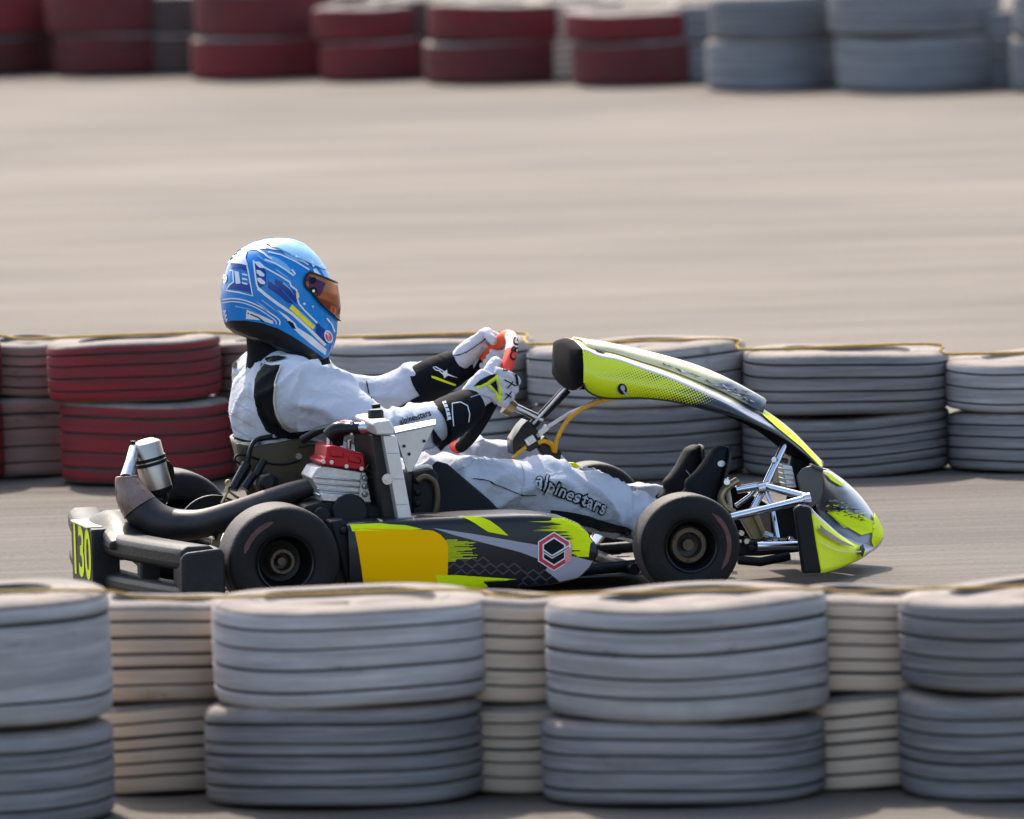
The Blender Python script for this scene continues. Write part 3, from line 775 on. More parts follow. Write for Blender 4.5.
b = B(); b.tube([K(160, 461, -.05), K(169, 466, -.04), K(171, 480, -.02), K(166, 494, .0)], 0.009, 8, smoothpath=4)
b.tube([K(133, 441, -.06), K(132, 460, -.06), K(124, 476, -.08), K(122, 500, -.1)], 0.007, 8, smoothpath=4)
b.out('silencer_bracket', M['black_plastic'], kart)

# seat -----------------------------------------------------------------------
# bucket: rows from the back rim round the bottom to the front lip, columns across
YD = 0.04
def seat_section(t):
    # centreline in pixels, half width, side wing height (m)
    xs = [0, .2, .4, .55, .7, .85, 1]
    cx = [236, 246, 262, 285, 330, 400, 470]
    cy = [440, 475, 510, 535, 545, 545, 538]
    hw = [.15, .18, .195, .20, .20, .20, .19]
    return K(interp(xs, cx, t), interp(xs, cy, t), YD), interp(xs, hw, t)
rows = []; n = 24
wing = [.03, .06, .11, .17, .17, .16, .10]
for i in range(n+1):
    t = i/n; c, hw = seat_section(t)
    c2, _ = seat_section(min(1, t+.02)); c1, _ = seat_section(max(0, t-.02))
    tg = (c2-c1).normalized(); nn = V((-tg.z, 0, tg.x)); 
    if nn.z < 0 and t > .6: nn = -nn
    if nn.x < 0 and t < .3: nn = -nn
    wh = interp([0, .2, .4, .55, .7, .85, 1], wing, t)
    row = []
    for j in range(17):
        q = -1+2*j/16; yy = hw*math.sin(q*PI/2*0.98)
        e = max(0, (abs(q)-0.35)/0.65)
        row.append(c+V((0, yy, 0))+nn*(wh*e**1.6*1.0))
    rows.append(row)
b = B(); b.sheet(rows)
so = b.out('seat', M['seat'], kart)
md = so.modifiers.new('s', 'SOLIDIFY'); md.thickness = 0.007
# dark flank of the seat beside the thigh
b = B(); b.slab([(432, 466), (437, 461), (448, 464), (470, 483), (490, 500), (508, 519), (508, 530), (432, 530)], -.25, -.235)
b.out('seat_flank', M['seat_pad'], kart, bevel=0.005)
b = B()
b.slab([(236, 443), (255, 446), (280, 442), (300, 438), (330, 444), (336, 470), (318, 490), (290, 505), (252, 508), (241, 478)], -.185, -.173)
b.out('seat_side', M['seat'], kart, bevel=0.006)
b = B(); c = K(298, 456, -.18); b.tube([c, c-V((0, .012, 0))], 0.008, 12); b.tube([c+V((0, .002, 0)), c-V((0, .004, 0))], 0.014, 16)
b.out('seat_bolt', M['steel'], kart)

# engine ---------------------------------------------------------------------
eng = B()
eng.slab([(317, 468), (324, 466), (362, 472), (360, 487), (357, 505), (322, 505), (318, 490), (311, 478)], -.50, -.36)
for k in range(4):                                     # cooling fins
    y = 476+6*k
    eng.slab([(316+k, y), (361-k*.6, y+4), (361-k*.6, y+6), (316+k, y+2.2)], -.510, -.35)
eng.slab([(322, 493), (352, 495), (352, 503), (322, 501)], -.525, -.40)
en = eng.out('engine', M['alu'], kart, bevel=0.003)
b = B(); b.slab([(327, 446), (334, 445.5), (347, 449), (352, 452), (364, 454), (366, 471), (320.5, 464.5), (321, 461), (325.5, 458)], -.505, -.355)
b.slab([(331, 451), (344, 452.5), (344, 458), (331, 456.5)], -.512, -.5); b.slab([(349, 456), (361, 458), (361, 464), (349, 462)], -.512, -.5)
b.out('cylinder_head', M['red_metal'], en, bevel=0.003)
b = B()
for x, y in ((323, 461.5), (331, 462), (346, 466), (361, 468.5)):
    c = K(x, y, -.507); b.tube([c, c-V((0, .008, 0))], 0.0055, 6); 
for x, y in ((349, 447), (329, 444)):
    b.tube([K(x, y+2, -.45), K(x, y-7, -.45)], 0.006, 8)
b.out('head_bolt', M['steel'], en)
b = B(); b.slab([(305, 506), (330, 500), (372, 504), (398, 512), (398, 530), (300, 530)], -.52, -.30)
b.tube([K(350, 512, -.52), K(350, 512, -.545)], 0.045, 28)
b.tube([K(322, 516, -.52), K(322, 516, -.54)], 0.022, 20)
b.out('crankcase', M['black_plastic'], en, bevel=0.006)
b = B(); b.slab([(352, 470), (366, 472), (372, 503), (356, 503)], -.49, -.38)
for y in (478, 486, 494): b.tube([K(364, y, -.49), K(366, y+.5, -.50)], 0.008, 8)
b.out('reed_block', M['alu'], en, bevel=0.004)
b = B(); c = K(374, 474, -.47); b.tube([c, c-V((0, .03, 0))], 0.013, 14); b.tube([K(366, 468, -.47), K(377, 476, -.47)], .011, 12)
b.out('clutch_knob', M['gloss_black'], en)
b = B()
b.tube([K(330, 436, -.44), K(337, 430, -.45), K(347, 429, -.46), K(360, 428, -.48)], [.022, .021, .017, .015], 16, smoothpath=4)
b.tube([K(338, 446, -.44), K(337, 438, -.44), K(338, 430, -.45)], [.013, .017, .018], 14)
b.tube([K(302, 440, -.33), K(318, 431, -.36), K(332, 427, -.42)], .010, 10, smoothpath=4)
b.out('coolant_hose', M['gloss_black'], en)
b = B(); b.tube([K(357, 428, -.475), K(363, 427.5, -.48), K(373, 428, -.49)], [.012, .014, .014], 16); b.tube([K(352, 421, -.475), K(352, 435, -.475)], .0055, 10)
b.out('hose_clamp', M['steel'], en)
b = B(); b.tube([K(336, 425, -.40), K(345, 423, -.42), K(352, 424, -.44)], .008, 8); b.out('plug_cap', M['red_metal'], en)

# radiator
b = B(); b.slab([(371.5, 435), (386, 436), (400, 522), (384, 522)], -.56, -.30)
ra = b.out('radiator', M['radiator_core'], kart, bevel=0.003)
b = B(); b.slab([(383.5, 436), (396.5, 436), (412.5, 521), (398.5, 521)], -.60, -.558)
for t in (0.2, .5, .8):
    x = 390+15*t; y = 436+85*t; b.slab([(x-6, y-.5), (x+6.5, y-.5), (x+6.7, y+.7), (x-5.8, y+.7)], -.602, -.56)
b.out('side_tank', M['alu_plate'], ra, bevel=0.004)
b = B(); b.slab([(372.5, 424), (375, 421.5), (390, 420), (396, 430), (394.5, 435), (376.5, 435.5)], -.605, -.34)
b.out('top_tank', M['alu_plate'], ra, bevel=0.006)
b = B(); c0 = K(376, 420, -.50); c1 = K(375.5, 409.5, -.50); b.tube([c0, c0+(c1-c0)*.75, c1], [.020, .020, .017], 14)
b.tube([K(372, 406.5, -.5), K(380, 405.5, -.5)], .006, 8); b.out('filler_cap', M['gloss_black'], ra)
b = B(); c = K(387, 479, -.60); b.tube([c, c-V((0, .008, 0))], .0135, 20); b.tube([c, c-V((0, .014, 0))], .007, 6); b.out('bolt', M['steel'], ra)
b = B(); b.slab([(395, 434), (435, 425.5), (412, 472), (407, 472)], -.46, -.456)
b.prism([K(394, 434, -.462), K(394, 428.5, -.40), K(436, 420.5, -.40), K(436, 425.5, -.462)], (0, 0, .004))
b.out('heat_shield', M['alu_plate'], ra, bevel=0.0015)
b = B()
for x, y in ((404, 446), (409, 454), (424, 441)): c = K(x, y, -.461); b.tube([c, c-V((0, .003, 0))], .004, 8)
b.out('rivet', M['gloss_black'], ra)
# airbox
b = B(); b.slab([(412, 473), (432, 468), (438, 474), (441, 505), (438, 524), (412, 524)], -.40, -.26)
for y in (480, 492, 503): c = K(417, y, -.402); b.tube([c, c-V((0, .012, 0))], .010, 14)
ab = b.out('airbox', M['black_plastic'], kart, bevel=0.012)
b = B(); b.tube([K(417, 481, -.41), K(425, 477, -.41), K(434, 482, -.41), K(437, 494, -.41), K(436, 508, -.41), K(431, 522, -.41)], .008, 10, smoothpath=5); b.out('brown_hose', M['bronze'], ab)
b = B(); b.slab([(409, 469), (432, 465.5), (433, 469), (411, 474)], -.36, -.30); b.out('lid_edge', M['alu_plate'], ab)

# rear clutter: coil, battery, wires, chain guard
b = B(); b.tube([K(233, 489, -.24), K(247, 464, -.22)], [.012, .013], 14); b.tube([K(244, 489, -.26), K(254, 474, -.25)], .011, 12); b.tube([K(255, 477, -.25), K(264, 460, -.24)], .010, 12)
b.out('ignition_coil', M['gloss_black'], kart)
b = B(); b.tube([K(248, 463, -.22), K(250, 450, -.22), K(256, 440, -.2), K(272, 436, -.19)], .006, 8, smoothpath=5)
b.tube([K(240, 464, -.2), K(235, 460, -.2), K(238, 455, -.2), K(250, 456, -.2), K(268, 463, -.19), K(285, 464, -.19), K(300, 460, -.19)], .0032, 6, smoothpath=5)
b.tube([K(300, 447, -.2), K(316, 444, -.3), K(328, 450, -.4)], .004, 6, smoothpath=4)
b.out('wire', M['gloss_black'], kart)
b = B(); b.slab([(262, 476), (272, 473), (279, 479), (280, 492), (262, 495), (258, 486)], -.30, -.22); b.tube([K(268, 482, -.30), K(268, 482, -.32)], .018, 14)
b.out('starter_motor', M['black_plastic'], kart, bevel=.004)
b = B(); b.tube([K(226, 492, -.22), K(230, 483, -.22)], .007, 8); c = K(228.5, 483, -.22); b.lathe([(-.003, .004), (-.003, .009), (.003, .009), (.003, .004), (-.003, .004)], c, 'Y', 16); b.tube([K(222, 503, -.23), K(228, 491, -.23), K(238, 498, -.23), K(240, 507, -.23)], .004, 6); b.tube([K(226, 500, -.23), K(236, 505, -.23)], .003, 6)
b.out('seat_stay', M['gold'], kart)
b = B()
pts = []
for i in range(15):
    a = R(15+150*i/14); pts.append(V((0.015+math.cos(a)*.118, -.27, .14+math.sin(a)*.118)))
b.rings([[p+V((0, -.022, 0)), p+V((0, .022, 0)), p*1.0+(p-V((0.015, -.27, .14))).normalized()*.006+V((0, .022, 0)), p+(p-V((0.015, -.27, .14))).normalized()*.006+V((0, -.022, 0))] for p in pts])
b.out('chain_guard', M['gloss_black'], kart)
b = B(); b.slab([(330, 521), (345, 519), (352, 530), (360, 560), (360, 590), (348, 593), (340, 560)], -.63, -.50); 
b.tube([K(344, 531, -.632), K(344, 531, -.645)], .010, 12); b.out('wheel_guard', M['black_plastic'], kart, bevel=.008)
b = B(); b.tube([K(355, 514, -.45), K(335, 522, -.52), K(345, 535, -.58)], .012, 10, smoothpath=3); b.tube([K(398, 526, -.42), K(420, 526, -.55)], .012, 10)
b.tube([K(560, 565, -.3), K(562, 560, -.6)], .014, 10); b.out('side_bar', M['steel'], kart)

# side pods -----------------------------------------------------------------------
PT = [(348, 524.5, 587), (352, 523, 588.5), (365, 521.5, 590), (400, 519.5, 591.5), (440, 517.8, 592), (480, 516, 590.5), (520, 514.8, 588.3), (545, 515, 586), (565, 517.5, 583), (580, 523.5, 577.5), (590, 533, 569.5), (595.5, 543, 561), (598, 550, 555)]
def pod(side):
    rings = []
    xs = [p[0] for p in PT]
    X = [348+i*(598-348)/60 for i in range(61)]
    for x in X:
        to = interp(xs, [p[1] for p in PT], x); bo = interp(xs, [p[2] for p in PT], x)
        a = K(x, to, -.655); c = K(x, bo, -.655)
        zt, zb = a.z, c.z; xm = a.x
        dep = .21*min(1, .35+.65*((598-x)/70)) if x > 528 else .21
        zm = (zt+zb)/2; hh = (zt-zb)/2; rr = min(.022, hh*.8)
        prof = []
        yo = .655
        for ang in (0, 30, 60, 90): prof.append((yo-rr+rr*math.cos(R(ang)), zt-rr+rr*math.sin(R(ang))))
        prof = [(yo+.006, zm)] + [(yo+.004, zm+(hh-rr)*.5)] + prof
        prof += [(yo-dep+.03, zt), (yo-dep, zt-rr), (yo-dep, zb+rr), (yo-dep+.03, zb)]
        for ang in (-90, -60, -30, 0): prof.append((yo-rr+rr*math.cos(R(ang)), zb+rr+rr*math.sin(R(ang))))
        prof.append((yo+.004, zm-(hh-rr)*.5))
        rings.append([V((xm, side*y, z)) for y, z in prof])
    b = B(); b.rings(rings)
    return b.out('side_pod', M['pod'], kart, angle=60)
pod_n = pod(-1); pod_f = pod(1)
d = Decals(bvh_of(pod_n), off=0.0010)
# chevron screen
for r_ in range(7):
    for c_ in range(13):
        x = 452+c_*12+(6 if r_ % 2 else 0)+r_*1.0; y = 553+r_*6.2
        lim_top = 542+ (x-448)*0.20
        if y < lim_top+8 or x > 556-(586-y)*0.1 or y > 586-(x-500)*.03: continue
        if x < 520 and y > 572: continue
        if x < 470 and y < 555: continue
        d.stroke([(x-6.3, y+2.6), (x, y-2.2), (x+6.3, y+2.6)], 1.7, M['chevron'])
# fine lime lines
for k in range(26):
    y = 540+k*0.85; d.stroke([(446, y), (452+random.random()*26, y-.3)], 0.45, M['lime'], 14)
d.poly([(350, 525.2), (378, 524), (405, 525.3), (423, 529.3), (400, 530.5), (352, 531.5)], M['lime'], 8)
d.poly([(461, 517.2), (479, 517.4), (490, 521), (500, 528), (508, 535.7), (488, 532), (474, 523)], M['lime'], 8)
d.poly([(435, 575), (455, 574.8), (517, 579), (464, 580.3), (484, 582.5), (488, 586), (478, 588.2), (462, 589.2), (440, 589.8)], M['lime'], 4)
d.poly([(432, 528), (470, 533.5), (520, 542), (541, 545.5), (541, 560), (520, 552), (490, 544.5), (455, 535.5)], M['grey_print'], 8)
# lime speed lines at the front
for k in range(30):
    y = 519.5+k*1.25
    x1 = interp([x for x, a, c in PT[6:]], [a for x, a, c in PT[6:]], 0)
    xe = 588
    for q in range(len(PT)-1):
        if PT[q][1] <= y-1.0 <= PT[q+1][1] and PT[q][0] > 540: xe = PT[q][0]+(PT[q+1][0]-PT[q][0])*((y-1.0-PT[q][1])/(PT[q+1][1]-PT[q][1]+1e-6))
    if y > 543: xe = 593.0-(y-543)*0.12
    xe -= 1.6
    xs_ = 520+k*1.2+random.random()*34
    d.poly([(xs_, y), (xe-14, y-0.85), (xe-1.5, y-.75), (xe-1.5, y+.75), (xe-14, y+.75)], M['lime'], 14)
d.poly([(556, 552), (573, 556), (592, 560.5), (588, 567), (577, 576.5), (559, 580.5), (545, 570)], M['silver_print'], 6)
# hexagonal emblem
hx, hy = 553.5, 551.3
def hexpts(rx, ry, sh=0): return [(hx+rx*math.sin(R(60*k)), hy-ry*math.cos(R(60*k))) for k in range(6)]
d.poly(hexpts(18.5, 19.5), M['white'], 6, 0.0009)
d.poly(hexpts(17.2, 18.2), M['red_print'], 6, 0.0012)
d.poly(hexpts(13.2, 14.2), M['white'], 6, 0.0015)
d.poly(hexpts(11.6, 12.6), M['ink'], 6, 0.0018)
d.poly([(hx+17.5, hy-8.8), (hx+17.6, hy+2), (hx+17.5, hy+9), (hx+11, hy+12.5), (hx+11, hy-4)], M['pale_red'], 6, 0.0021)
d.poly([(hx-11.5, hy-3), (hx-2, hy+3.2), (hx+17, hy-7.5), (hx+17, hy-4), (hx-2, hy+7), (hx-11.5, hy+1)], M['white'], 6, 0.0024)
d.poly([(hx-10.5, hy-.8), (hx-2, hy+4.6), (hx+15, hy-4.8), (hx+15, hy-3.6), (hx-2, hy+5.8), (hx-10.5, hy+.4)], M['bronze'], 6, 0.0027)
d.out('pod_livery', pod_n)
# near-black lower edge stays; yellow plate is a separate sheet
bp_ = Decals(bvh_of(pod_n), off=0.003)
bp_.poly([(354, 529), (360, 528.6), (428, 530.2), (433, 530.8), (440, 534.5), (446, 541), (448, 546), (447.6, 572), (445, 588), (443, 590.3), (364, 589.3), (361.5, 570), (358, 548)], M['yellow_plate'], 6)
bp_.out('yellow_number_plate', pod_n)

# front fairing --------------------------------------------------------------------
hal = halftone('lime_halftone', K(592, 380, -.17).x, K(745, 415, -.17).x, (0.76, 0.84, 0.005), (0.016, 0.02, 0.03), 18)
#       B lower edge,    S shoulder,      R ridge (y=0),  half width
ST = [((583.5, 383), (583, 350), (570, 338.5), .172), ((587, 390.5), (588, 351.5), (576, 340), .174), ((598, 396.5), (600, 357), (588, 342.8), .175), ((613, 398.6), (618, 360.5), (607, 346.5), .176),
      ((640, 398), (643, 369.5), (632, 353), .176), ((674, 401.6), (670, 379), (660, 360.5), .175), ((708, 410), (700, 392), (692, 371), .172), ((738, 417.5), (728, 404.5), (720, 383.5), .168),
      ((763, 427.5), (752, 417.5), (746, 398), .162), ((785, 439), (776, 430), (772, 414.5), .155), ((802, 452), (795, 445), (792, 430), .150), ((815, 463), (810, 459), (808, 446.5), .146), ((824, 473), (823, 471.5), (822, 461), .143)]
rows = []
for (Bp, S, Rg, w) in ST:
    pb = K(*Bp, -w); ps = K(*S, -w*.93); pr = K(*Rg, 0)
    half = []
    q1 = ps*.62+pr*.38; q1.y = -w*.62; q1.z += .004; q0 = ps*.9+pr*.1; q0.y = -w*.85; q0.z += .003
    q2 = pr*.8+ps*.2; q2.y = -w*.3; q2.z += .003
    mid = (pb+ps)/2; mid.y = -w*1.0
    half = [pb, mid, ps, q0, q1, q2, pr]
    far_ = [V((p.x, -p.y, p.z)) for p in half[:-1]][::-1]
    rows.append(half+far_)
rows_s = []
for i in range(len(rows)-1):
    for k in range(4):
        t = k/4
        rows_s.append([catmull(rows[max(i-1, 0)][j], rows[i][j], rows[i+1][j], rows[min(i+2, len(rows)-1)][j], t) for j in range(len(rows[0]))])
rows_s.append(rows[-1])
b = B()
vr = [[b.bm.verts.new(p) for p in r] for r in rows_s]
for i in range(len(vr)-1):
    for j in range(12):
        b.mi = 1 if j in (0, 1, 10, 11) else (2 if j in (2, 9) else 0)
        b.face((vr[i][j], vr[i][j+1], vr[i+1][j+1], vr[i+1][j]))
M['sheen_top_print'] = halftone('sun_sheen_top_print', K(655, 360, 0).x, K(775, 400, 0).x, (0.85, 0.75, 0.42), (0.05, 0.065, 0.10), 25, 0.003)  # warm pale rear holds the sun's reflection as colour; dark speckle is print
fa = b.out('front_fairing', [M['sheen_top_print'], hal, M['silver_print'], M['shell_dark']], kart, angle=70)
orient(fa, (.3, 0, 1)); md = fa.modifiers.new('s', 'SOLIDIFY'); md.thickness = 0.004; md.offset = -1; md.material_offset = 3
# black bulkhead closing the rear end, slightly bulged
r0 = rows_s[0]; cen = sum(r0, V())/len(r0)
b = B()
rA = [cen+(p-cen)*.985 for p in r0]; rB = [cen+(p-cen)*.93+V((-.012, 0, 0)) for p in r0]; rC = [cen+(p-cen)*.55+V((-.020, 0, 0)) for p in r0]
for r_, dip in ((rA, .030), (rB, .026), (rC, .012)):   # rounded lower edge
    e0, e1 = r_[-1].copy(), r_[0].copy()
    for q in range(1, 8): r_.append(e0+(e1-e0)*(q/8)+V((0, 0, -dip*math.sin(PI*q/8)**.7)))
b.rings([rA, rB, rC]); b.out('rear_bulkhead', M['shell_dark'], fa, angle=60)
# edge trim of the lower lip
b = B(); b.tube([r[0]+V((0, -.001, 0)) for r in rows_s], .0022, 6); b.out('edge_trim', M['gloss_black'], fa)
# overlapping upper lip that ends in a small step
rows_l = []
for i, r in enumerate(rows_s):
    if i < 5 or i > 34: continue
    t = (i-5)/29
    up = 0.006+0.014*t
    rows_l.append([r[j]+V((.012*t*(1 if j in (5, 6, 7) else 0), 0, up*(1 if j in (5, 6, 7) else .35))) for j in range(4, 9)])
b = B(); b.sheet(rows_l); ul = b.out('upper_lip', M['sheen_top_print'], fa, angle=70); md = ul.modifiers.new('s', 'SOLIDIFY'); md.thickness = 0.003; md.offset = 0
d = Decals(bvh_of(fa), off=0.004)
d.ellipse((622, 389), 4.6, 5.6, M['ink'], -15); d.ellipse((622.5, 388), 2.2, 3.0, M['silver_print'], -15); d.stroke([(623, 391), (627, 396)], 1.6, M['silver_print'])
d.poly([(756, 407), (776, 420), (796, 438), (812, 454), (822, 467), (819, 467), (800, 448), (778, 430), (760, 414)], M['lime'])
d.poly([(592, 347), (605, 351), (604, 354), (596, 351.5)], M['ink'])
d.out('fairing_marks', fa)

d = Decals(bvh_of(ul), off=.0035)
rs = random.Random(3)
for k in range(70):
    u = rs.random()**.8; x = 752-u*95; y0_ = 396-(752-x)*.335+rs.uniform(-1, 9)
    d.stroke([(x, y0_), (x+rs.uniform(3, 12), y0_+rs.uniform(1.0, 5.0))], rs.uniform(.5, 1.6), M['ink'] if k % 3 else M['silver_print'], 4, taper=True)
d.out('lip_print', ul)
# nose cone
limegrad = halftone('nose_print', K(852, 500, 0).x, K(873, 500, 0).x, (0.33, 0.36, 0.42), (0.70, 0.82, 0.01), 12, .003)
CN = [(-.17, [(822, 470), (823, 480), (823, 490), (820, 500), (817, 511), (826, 524), (840, 537), (852, 545), (850, 556)]),
      (-.13, [(824, 470), (830, 480), (836, 492), (839, 504), (842, 516), (850, 528), (860, 538), (864, 546), (856, 557)]),
      (-.08, [(827, 470), (839, 480), (850, 493), (858, 504), (867, 516), (875, 529), (879, 539), (874, 548), (860, 557)]),
      (0, [(828, 469), (842, 478.5), (855, 490), (864, 500), (873, 513), (880.5, 527), (883, 536), (876, 548), (862, 556)])]
def nose_rows():
    out = []
    for y, pr in CN: out.append([K(px, py, y) for px, py in pr])
    out += [[V((p.x, -p.y, p.z)) for p in r] for r in out[:-1]][::-1]
    return out
def dens(rows, k):
    o = []
    for i in range(len(rows)-1):
        for q in range(k):
            o.append([catmull(rows[max(i-1, 0)][j], rows[i][j], rows[i+1][j], rows[min(i+2, len(rows)-1)][j], q/k) for j in range(len(rows[0]))])
    o.append(rows[-1]); return o
def dens2(rows, k, k2):
    a = dens(rows, k); t = [list(c) for c in zip(*a)]; t = dens(t, k2); return [list(c) for c in zip(*t)]
b = B(); b.sheet(dens2(nose_rows(), 4, 4))
M['nose_grey'] = halftone('nose_smoke_print', K(862, 520, 0).x, K(812, 470, 0).x, (0.30, 0.31, 0.36), (0.016, 0.02, 0.035), 70, .003)
no = b.out('nose_cone', [M['nose_grey'], M['shell_dark']], kart, angle=80)
orient(no, (1, 0, .4)); md = no.modifiers.new('s', 'SOLIDIFY'); md.thickness = 0.004; md.offset = -1; md.material_offset = 1
# corner wings
WG = [(-.53, [(801, 505), (811, 507), (813.5, 522), (817, 545), (822, 573)]),
      (-.47, [(804, 507), (816, 513), (821, 526), (826, 546), (829, 571.5)]),
      (-.38, [(812, 512), (827, 523), (834, 534), (839, 549), (839, 568.5)]),
      (-.28, [(826, 524), (841, 535), (849, 543), (853, 553), (850, 564)]),
      (-.18, [(842, 536), (855, 543), (863, 548), (866, 554), (860, 559.5)]),
      (-.08, [(855, 538), (868, 541), (874, 545), (875, 549), (868, 554)])]
for s in (1, -1):
    rw = [[K(px, py, y) for px, py in pr] for y, pr in WG]
    if s < 0: rw = [[V((p.x, -p.y, p.z)) for p in r] for r in rw]
    b = B(); dr = dens2(rw, 4, 4)
    vr = [[b.bm.verts.new(p) for p in r] for r in dr]
    for i in range(len(vr)-1):
        for j in range(len(vr[0])-1):
            b.mi = 1 if j < 6 else 0
            if j >= 6 and i > 15: b.mi = 1
            b.face((vr[i][j], vr[i][j+1], vr[i+1][j+1], vr[i+1][j]))
    wg = b.out('nose_wing', [M['lime'], M['silver_print'], M['shell_dark']], no, angle=80)
    orient(wg, (.6, -s, .2)); md = wg.modifiers.new('s', 'SOLIDIFY'); md.thickness = 0.004; md.offset = -1; md.material_offset = 2
    if s > 0: wing_n = wg
    # black end plate
    b = B(); poly = [(794, 509), (800, 504.5), (811, 507), (813.5, 522), (817, 545), (822, 573), (803, 573.5), (800, 552), (797, 528)]
    pp = [K(x, y, -.532) for x, y in poly]
    if s < 0: pp = [V((p.x, -p.y, p.z)) for p in pp]
    b.prism(pp, (0, .02*s, 0)); b.out('wing_end_plate', M['black_plastic'], wg, bevel=.006)
d = Decals(bvh_many([no, wing_n]), off=0.005)
d.poly([(823, 472), (829, 475), (838, 482), (845, 486.5), (838, 486), (829, 480.5)], M['lime'])
d.poly([(826, 510), (836, 512), (845, 511.5), (860, 516), (872, 522), (871, 533), (860, 536), (848, 529), (836, 520)], M['lime'])
d.poly([(872, 513), (876, 519), (881, 529), (882, 536), (873, 548), (870, 542), (874, 531)], M['lime'])
for k in range(14):
    y = 511+k*1.2; d.stroke([(826+k*1.2, y+1.5), (834+k*1.9, y+1), (842+k*2, y+3.5)], .7, M['lime'], 6)
for k in range(46):
    x = 824+random.random()*44; y = 506+(x-824)*.30+random.uniform(-4, 5)
    d.stroke([(x, y), (x+random.uniform(2, 6), y+random.uniform(-2, 2))], random.uniform(.5, 1.3), M['lime' if k % 2 else 'ink'], 5, .0004, taper=True)
for k in range(22):
    x = 822+random.random()*34; y = 495+(x-822)*.45+random.random()*13
    d.stroke([(x, y), (x+4+random.random()*5, y+random.uniform(-1, 3))], .9, M['silver_print' if k % 2 else 'ink'], 6, taper=True)
d.stroke([(816, 541), (830, 549), (845, 552), (858, 552)], 1.0, M['cream'], 6, smooth=4)
d.poly([(813, 521), (822, 530), (838, 541), (852, 548), (838, 545), (824, 537), (815, 530)], M['chevron'])
d.poly([(857, 548), (861, 546.5), (862, 551), (859, 556), (856, 553)], M['ink'])
d.out('nose_livery', no)

# nose supports and front hardware
b = B()
b.tube([K(731, 517, -.30), K(768, 508.5, -.30), K(806, 499, -.30)], .0105, 12)
b.tube([K(737, 490, -.20), K(762, 486, -.22), K(772, 488, -.24), K(808, 497.5, -.30)], .0100, 12, smoothpath=4)
b.tube([K(752, 511, -.24), K(766, 484, -.20), K(785, 444, -.14)], .0095, 12)
b.tube([K(757, 546, -.35), K(800, 545, -.35)], .011, 12)
b.tube([K(764, 487, -.22), K(772, 505, -.25), K(778, 538, -.28)], .0055, 10)
b.tube([K(736, 506, -.1), K(750, 496, -.1), K(758, 486, -.1)], .006, 10)
b.out('nose_support', M['chrome'], kart)
b = B(); c = K(764, 486, -.215); b.tube([K(758, 489, -.225), K(770, 486, -.225)], .014, 10); b.tube([K(803, 499.5, -.3), K(810, 498, -.3)], .014, 12)
b.tube([K(774, 459.5, -.18), K(786, 461, -.12)], .007, 10); b.out('clamp', M['steel'], kart)
b = B(); b.slab([(782, 464), (792, 466), (797, 488), (786, 488)], -.16, -.10)
for y in (468, 473, 478, 483): b.slab([(782.5+(y-468)*.15, y), (793+(y-468)*.15, y+.6), (793.3+(y-468)*.15, y+2.6), (783+(y-468)*.15, y+2)], -.165, -.10)
b.out('brake_reservoir', M['alu_plate'], kart, bevel=.003)
b = B(); b.slab([(797, 476), (803, 468), (814, 465), (823, 470), (823, 492), (819, 503), (812, 508), (802, 500)], -.19, -.18); b.slab([(812, 464), (823, 468), (824, 472), (813, 468)], -.2, -.16)
b.out('fairing_bracket', M['plate_grey'], kart, bevel=.003)
b = B(); b.slab([(792, 455), (812, 462), (816, 480), (800, 500), (786, 488)], -.06, .10); b.out('nose_crossmember', M['black_plastic'], kart, bevel=.006)
b = B(); b.tube([K(738, 480, -.16), K(726, 488, -.16), K(721, 497, -.16), K(724, 506, -.16), K(734, 513, -.16)], [(.020, .009)]*5, 10, smoothpath=5)
b.slab([(740, 517), (752, 514), (766, 540), (755, 543)], -.22, -.19)
b.slab([(752, 513), (758, 513), (769, 540), (765, 542)], -.24, -.19)
b.out('pedal_bracket', M['gold'], kart, bevel=.002)
b = B()
b.slab([(735, 543), (760, 541), (800, 540), (800, 552), (760, 556), (735, 556)], -.28, -.20)
for x, y in ((741, 534), (745, 540), (776, 541), (790, 540), (752, 549)): b.ball(K(x, y, -.30), .010, 8)
b.tube([K(738, 560, -.3), K(760, 562, -.3), K(790, 556, -.3)], .012, 10)
b.slab([(770, 512), (797, 506), (800, 540), (772, 540)], -.05, .1)
b.out('front_axle_carrier', M['black_plastic'], kart, bevel=.004)
b = B()
for x, y in ((741, 533), (746, 541), (775, 539), (791, 539), (766, 535)): c = K(x, y, -.31); b.tube([c, c-V((0, .008, 0))], .007, 6)
b.tube([K(764, 534, -.31), K(772, 537, -.31)], .009, 8)
b.out('kingpin_bolt', M['steel'], kart)
for y, px in ((-.16, (716, 490)), (.20, (700, 490))):
    b = B(); b.tube([K(px[0]+12, 530, y), K(px[0]+14, 505, y), K(px[0]+10, 478, y)], .007, 8); b.tube([K(px[0]+11, 482, y-.04), K(px[0]+11, 482, y+.04)], .008, 8); b.out('pedal', M['steel'], kart)

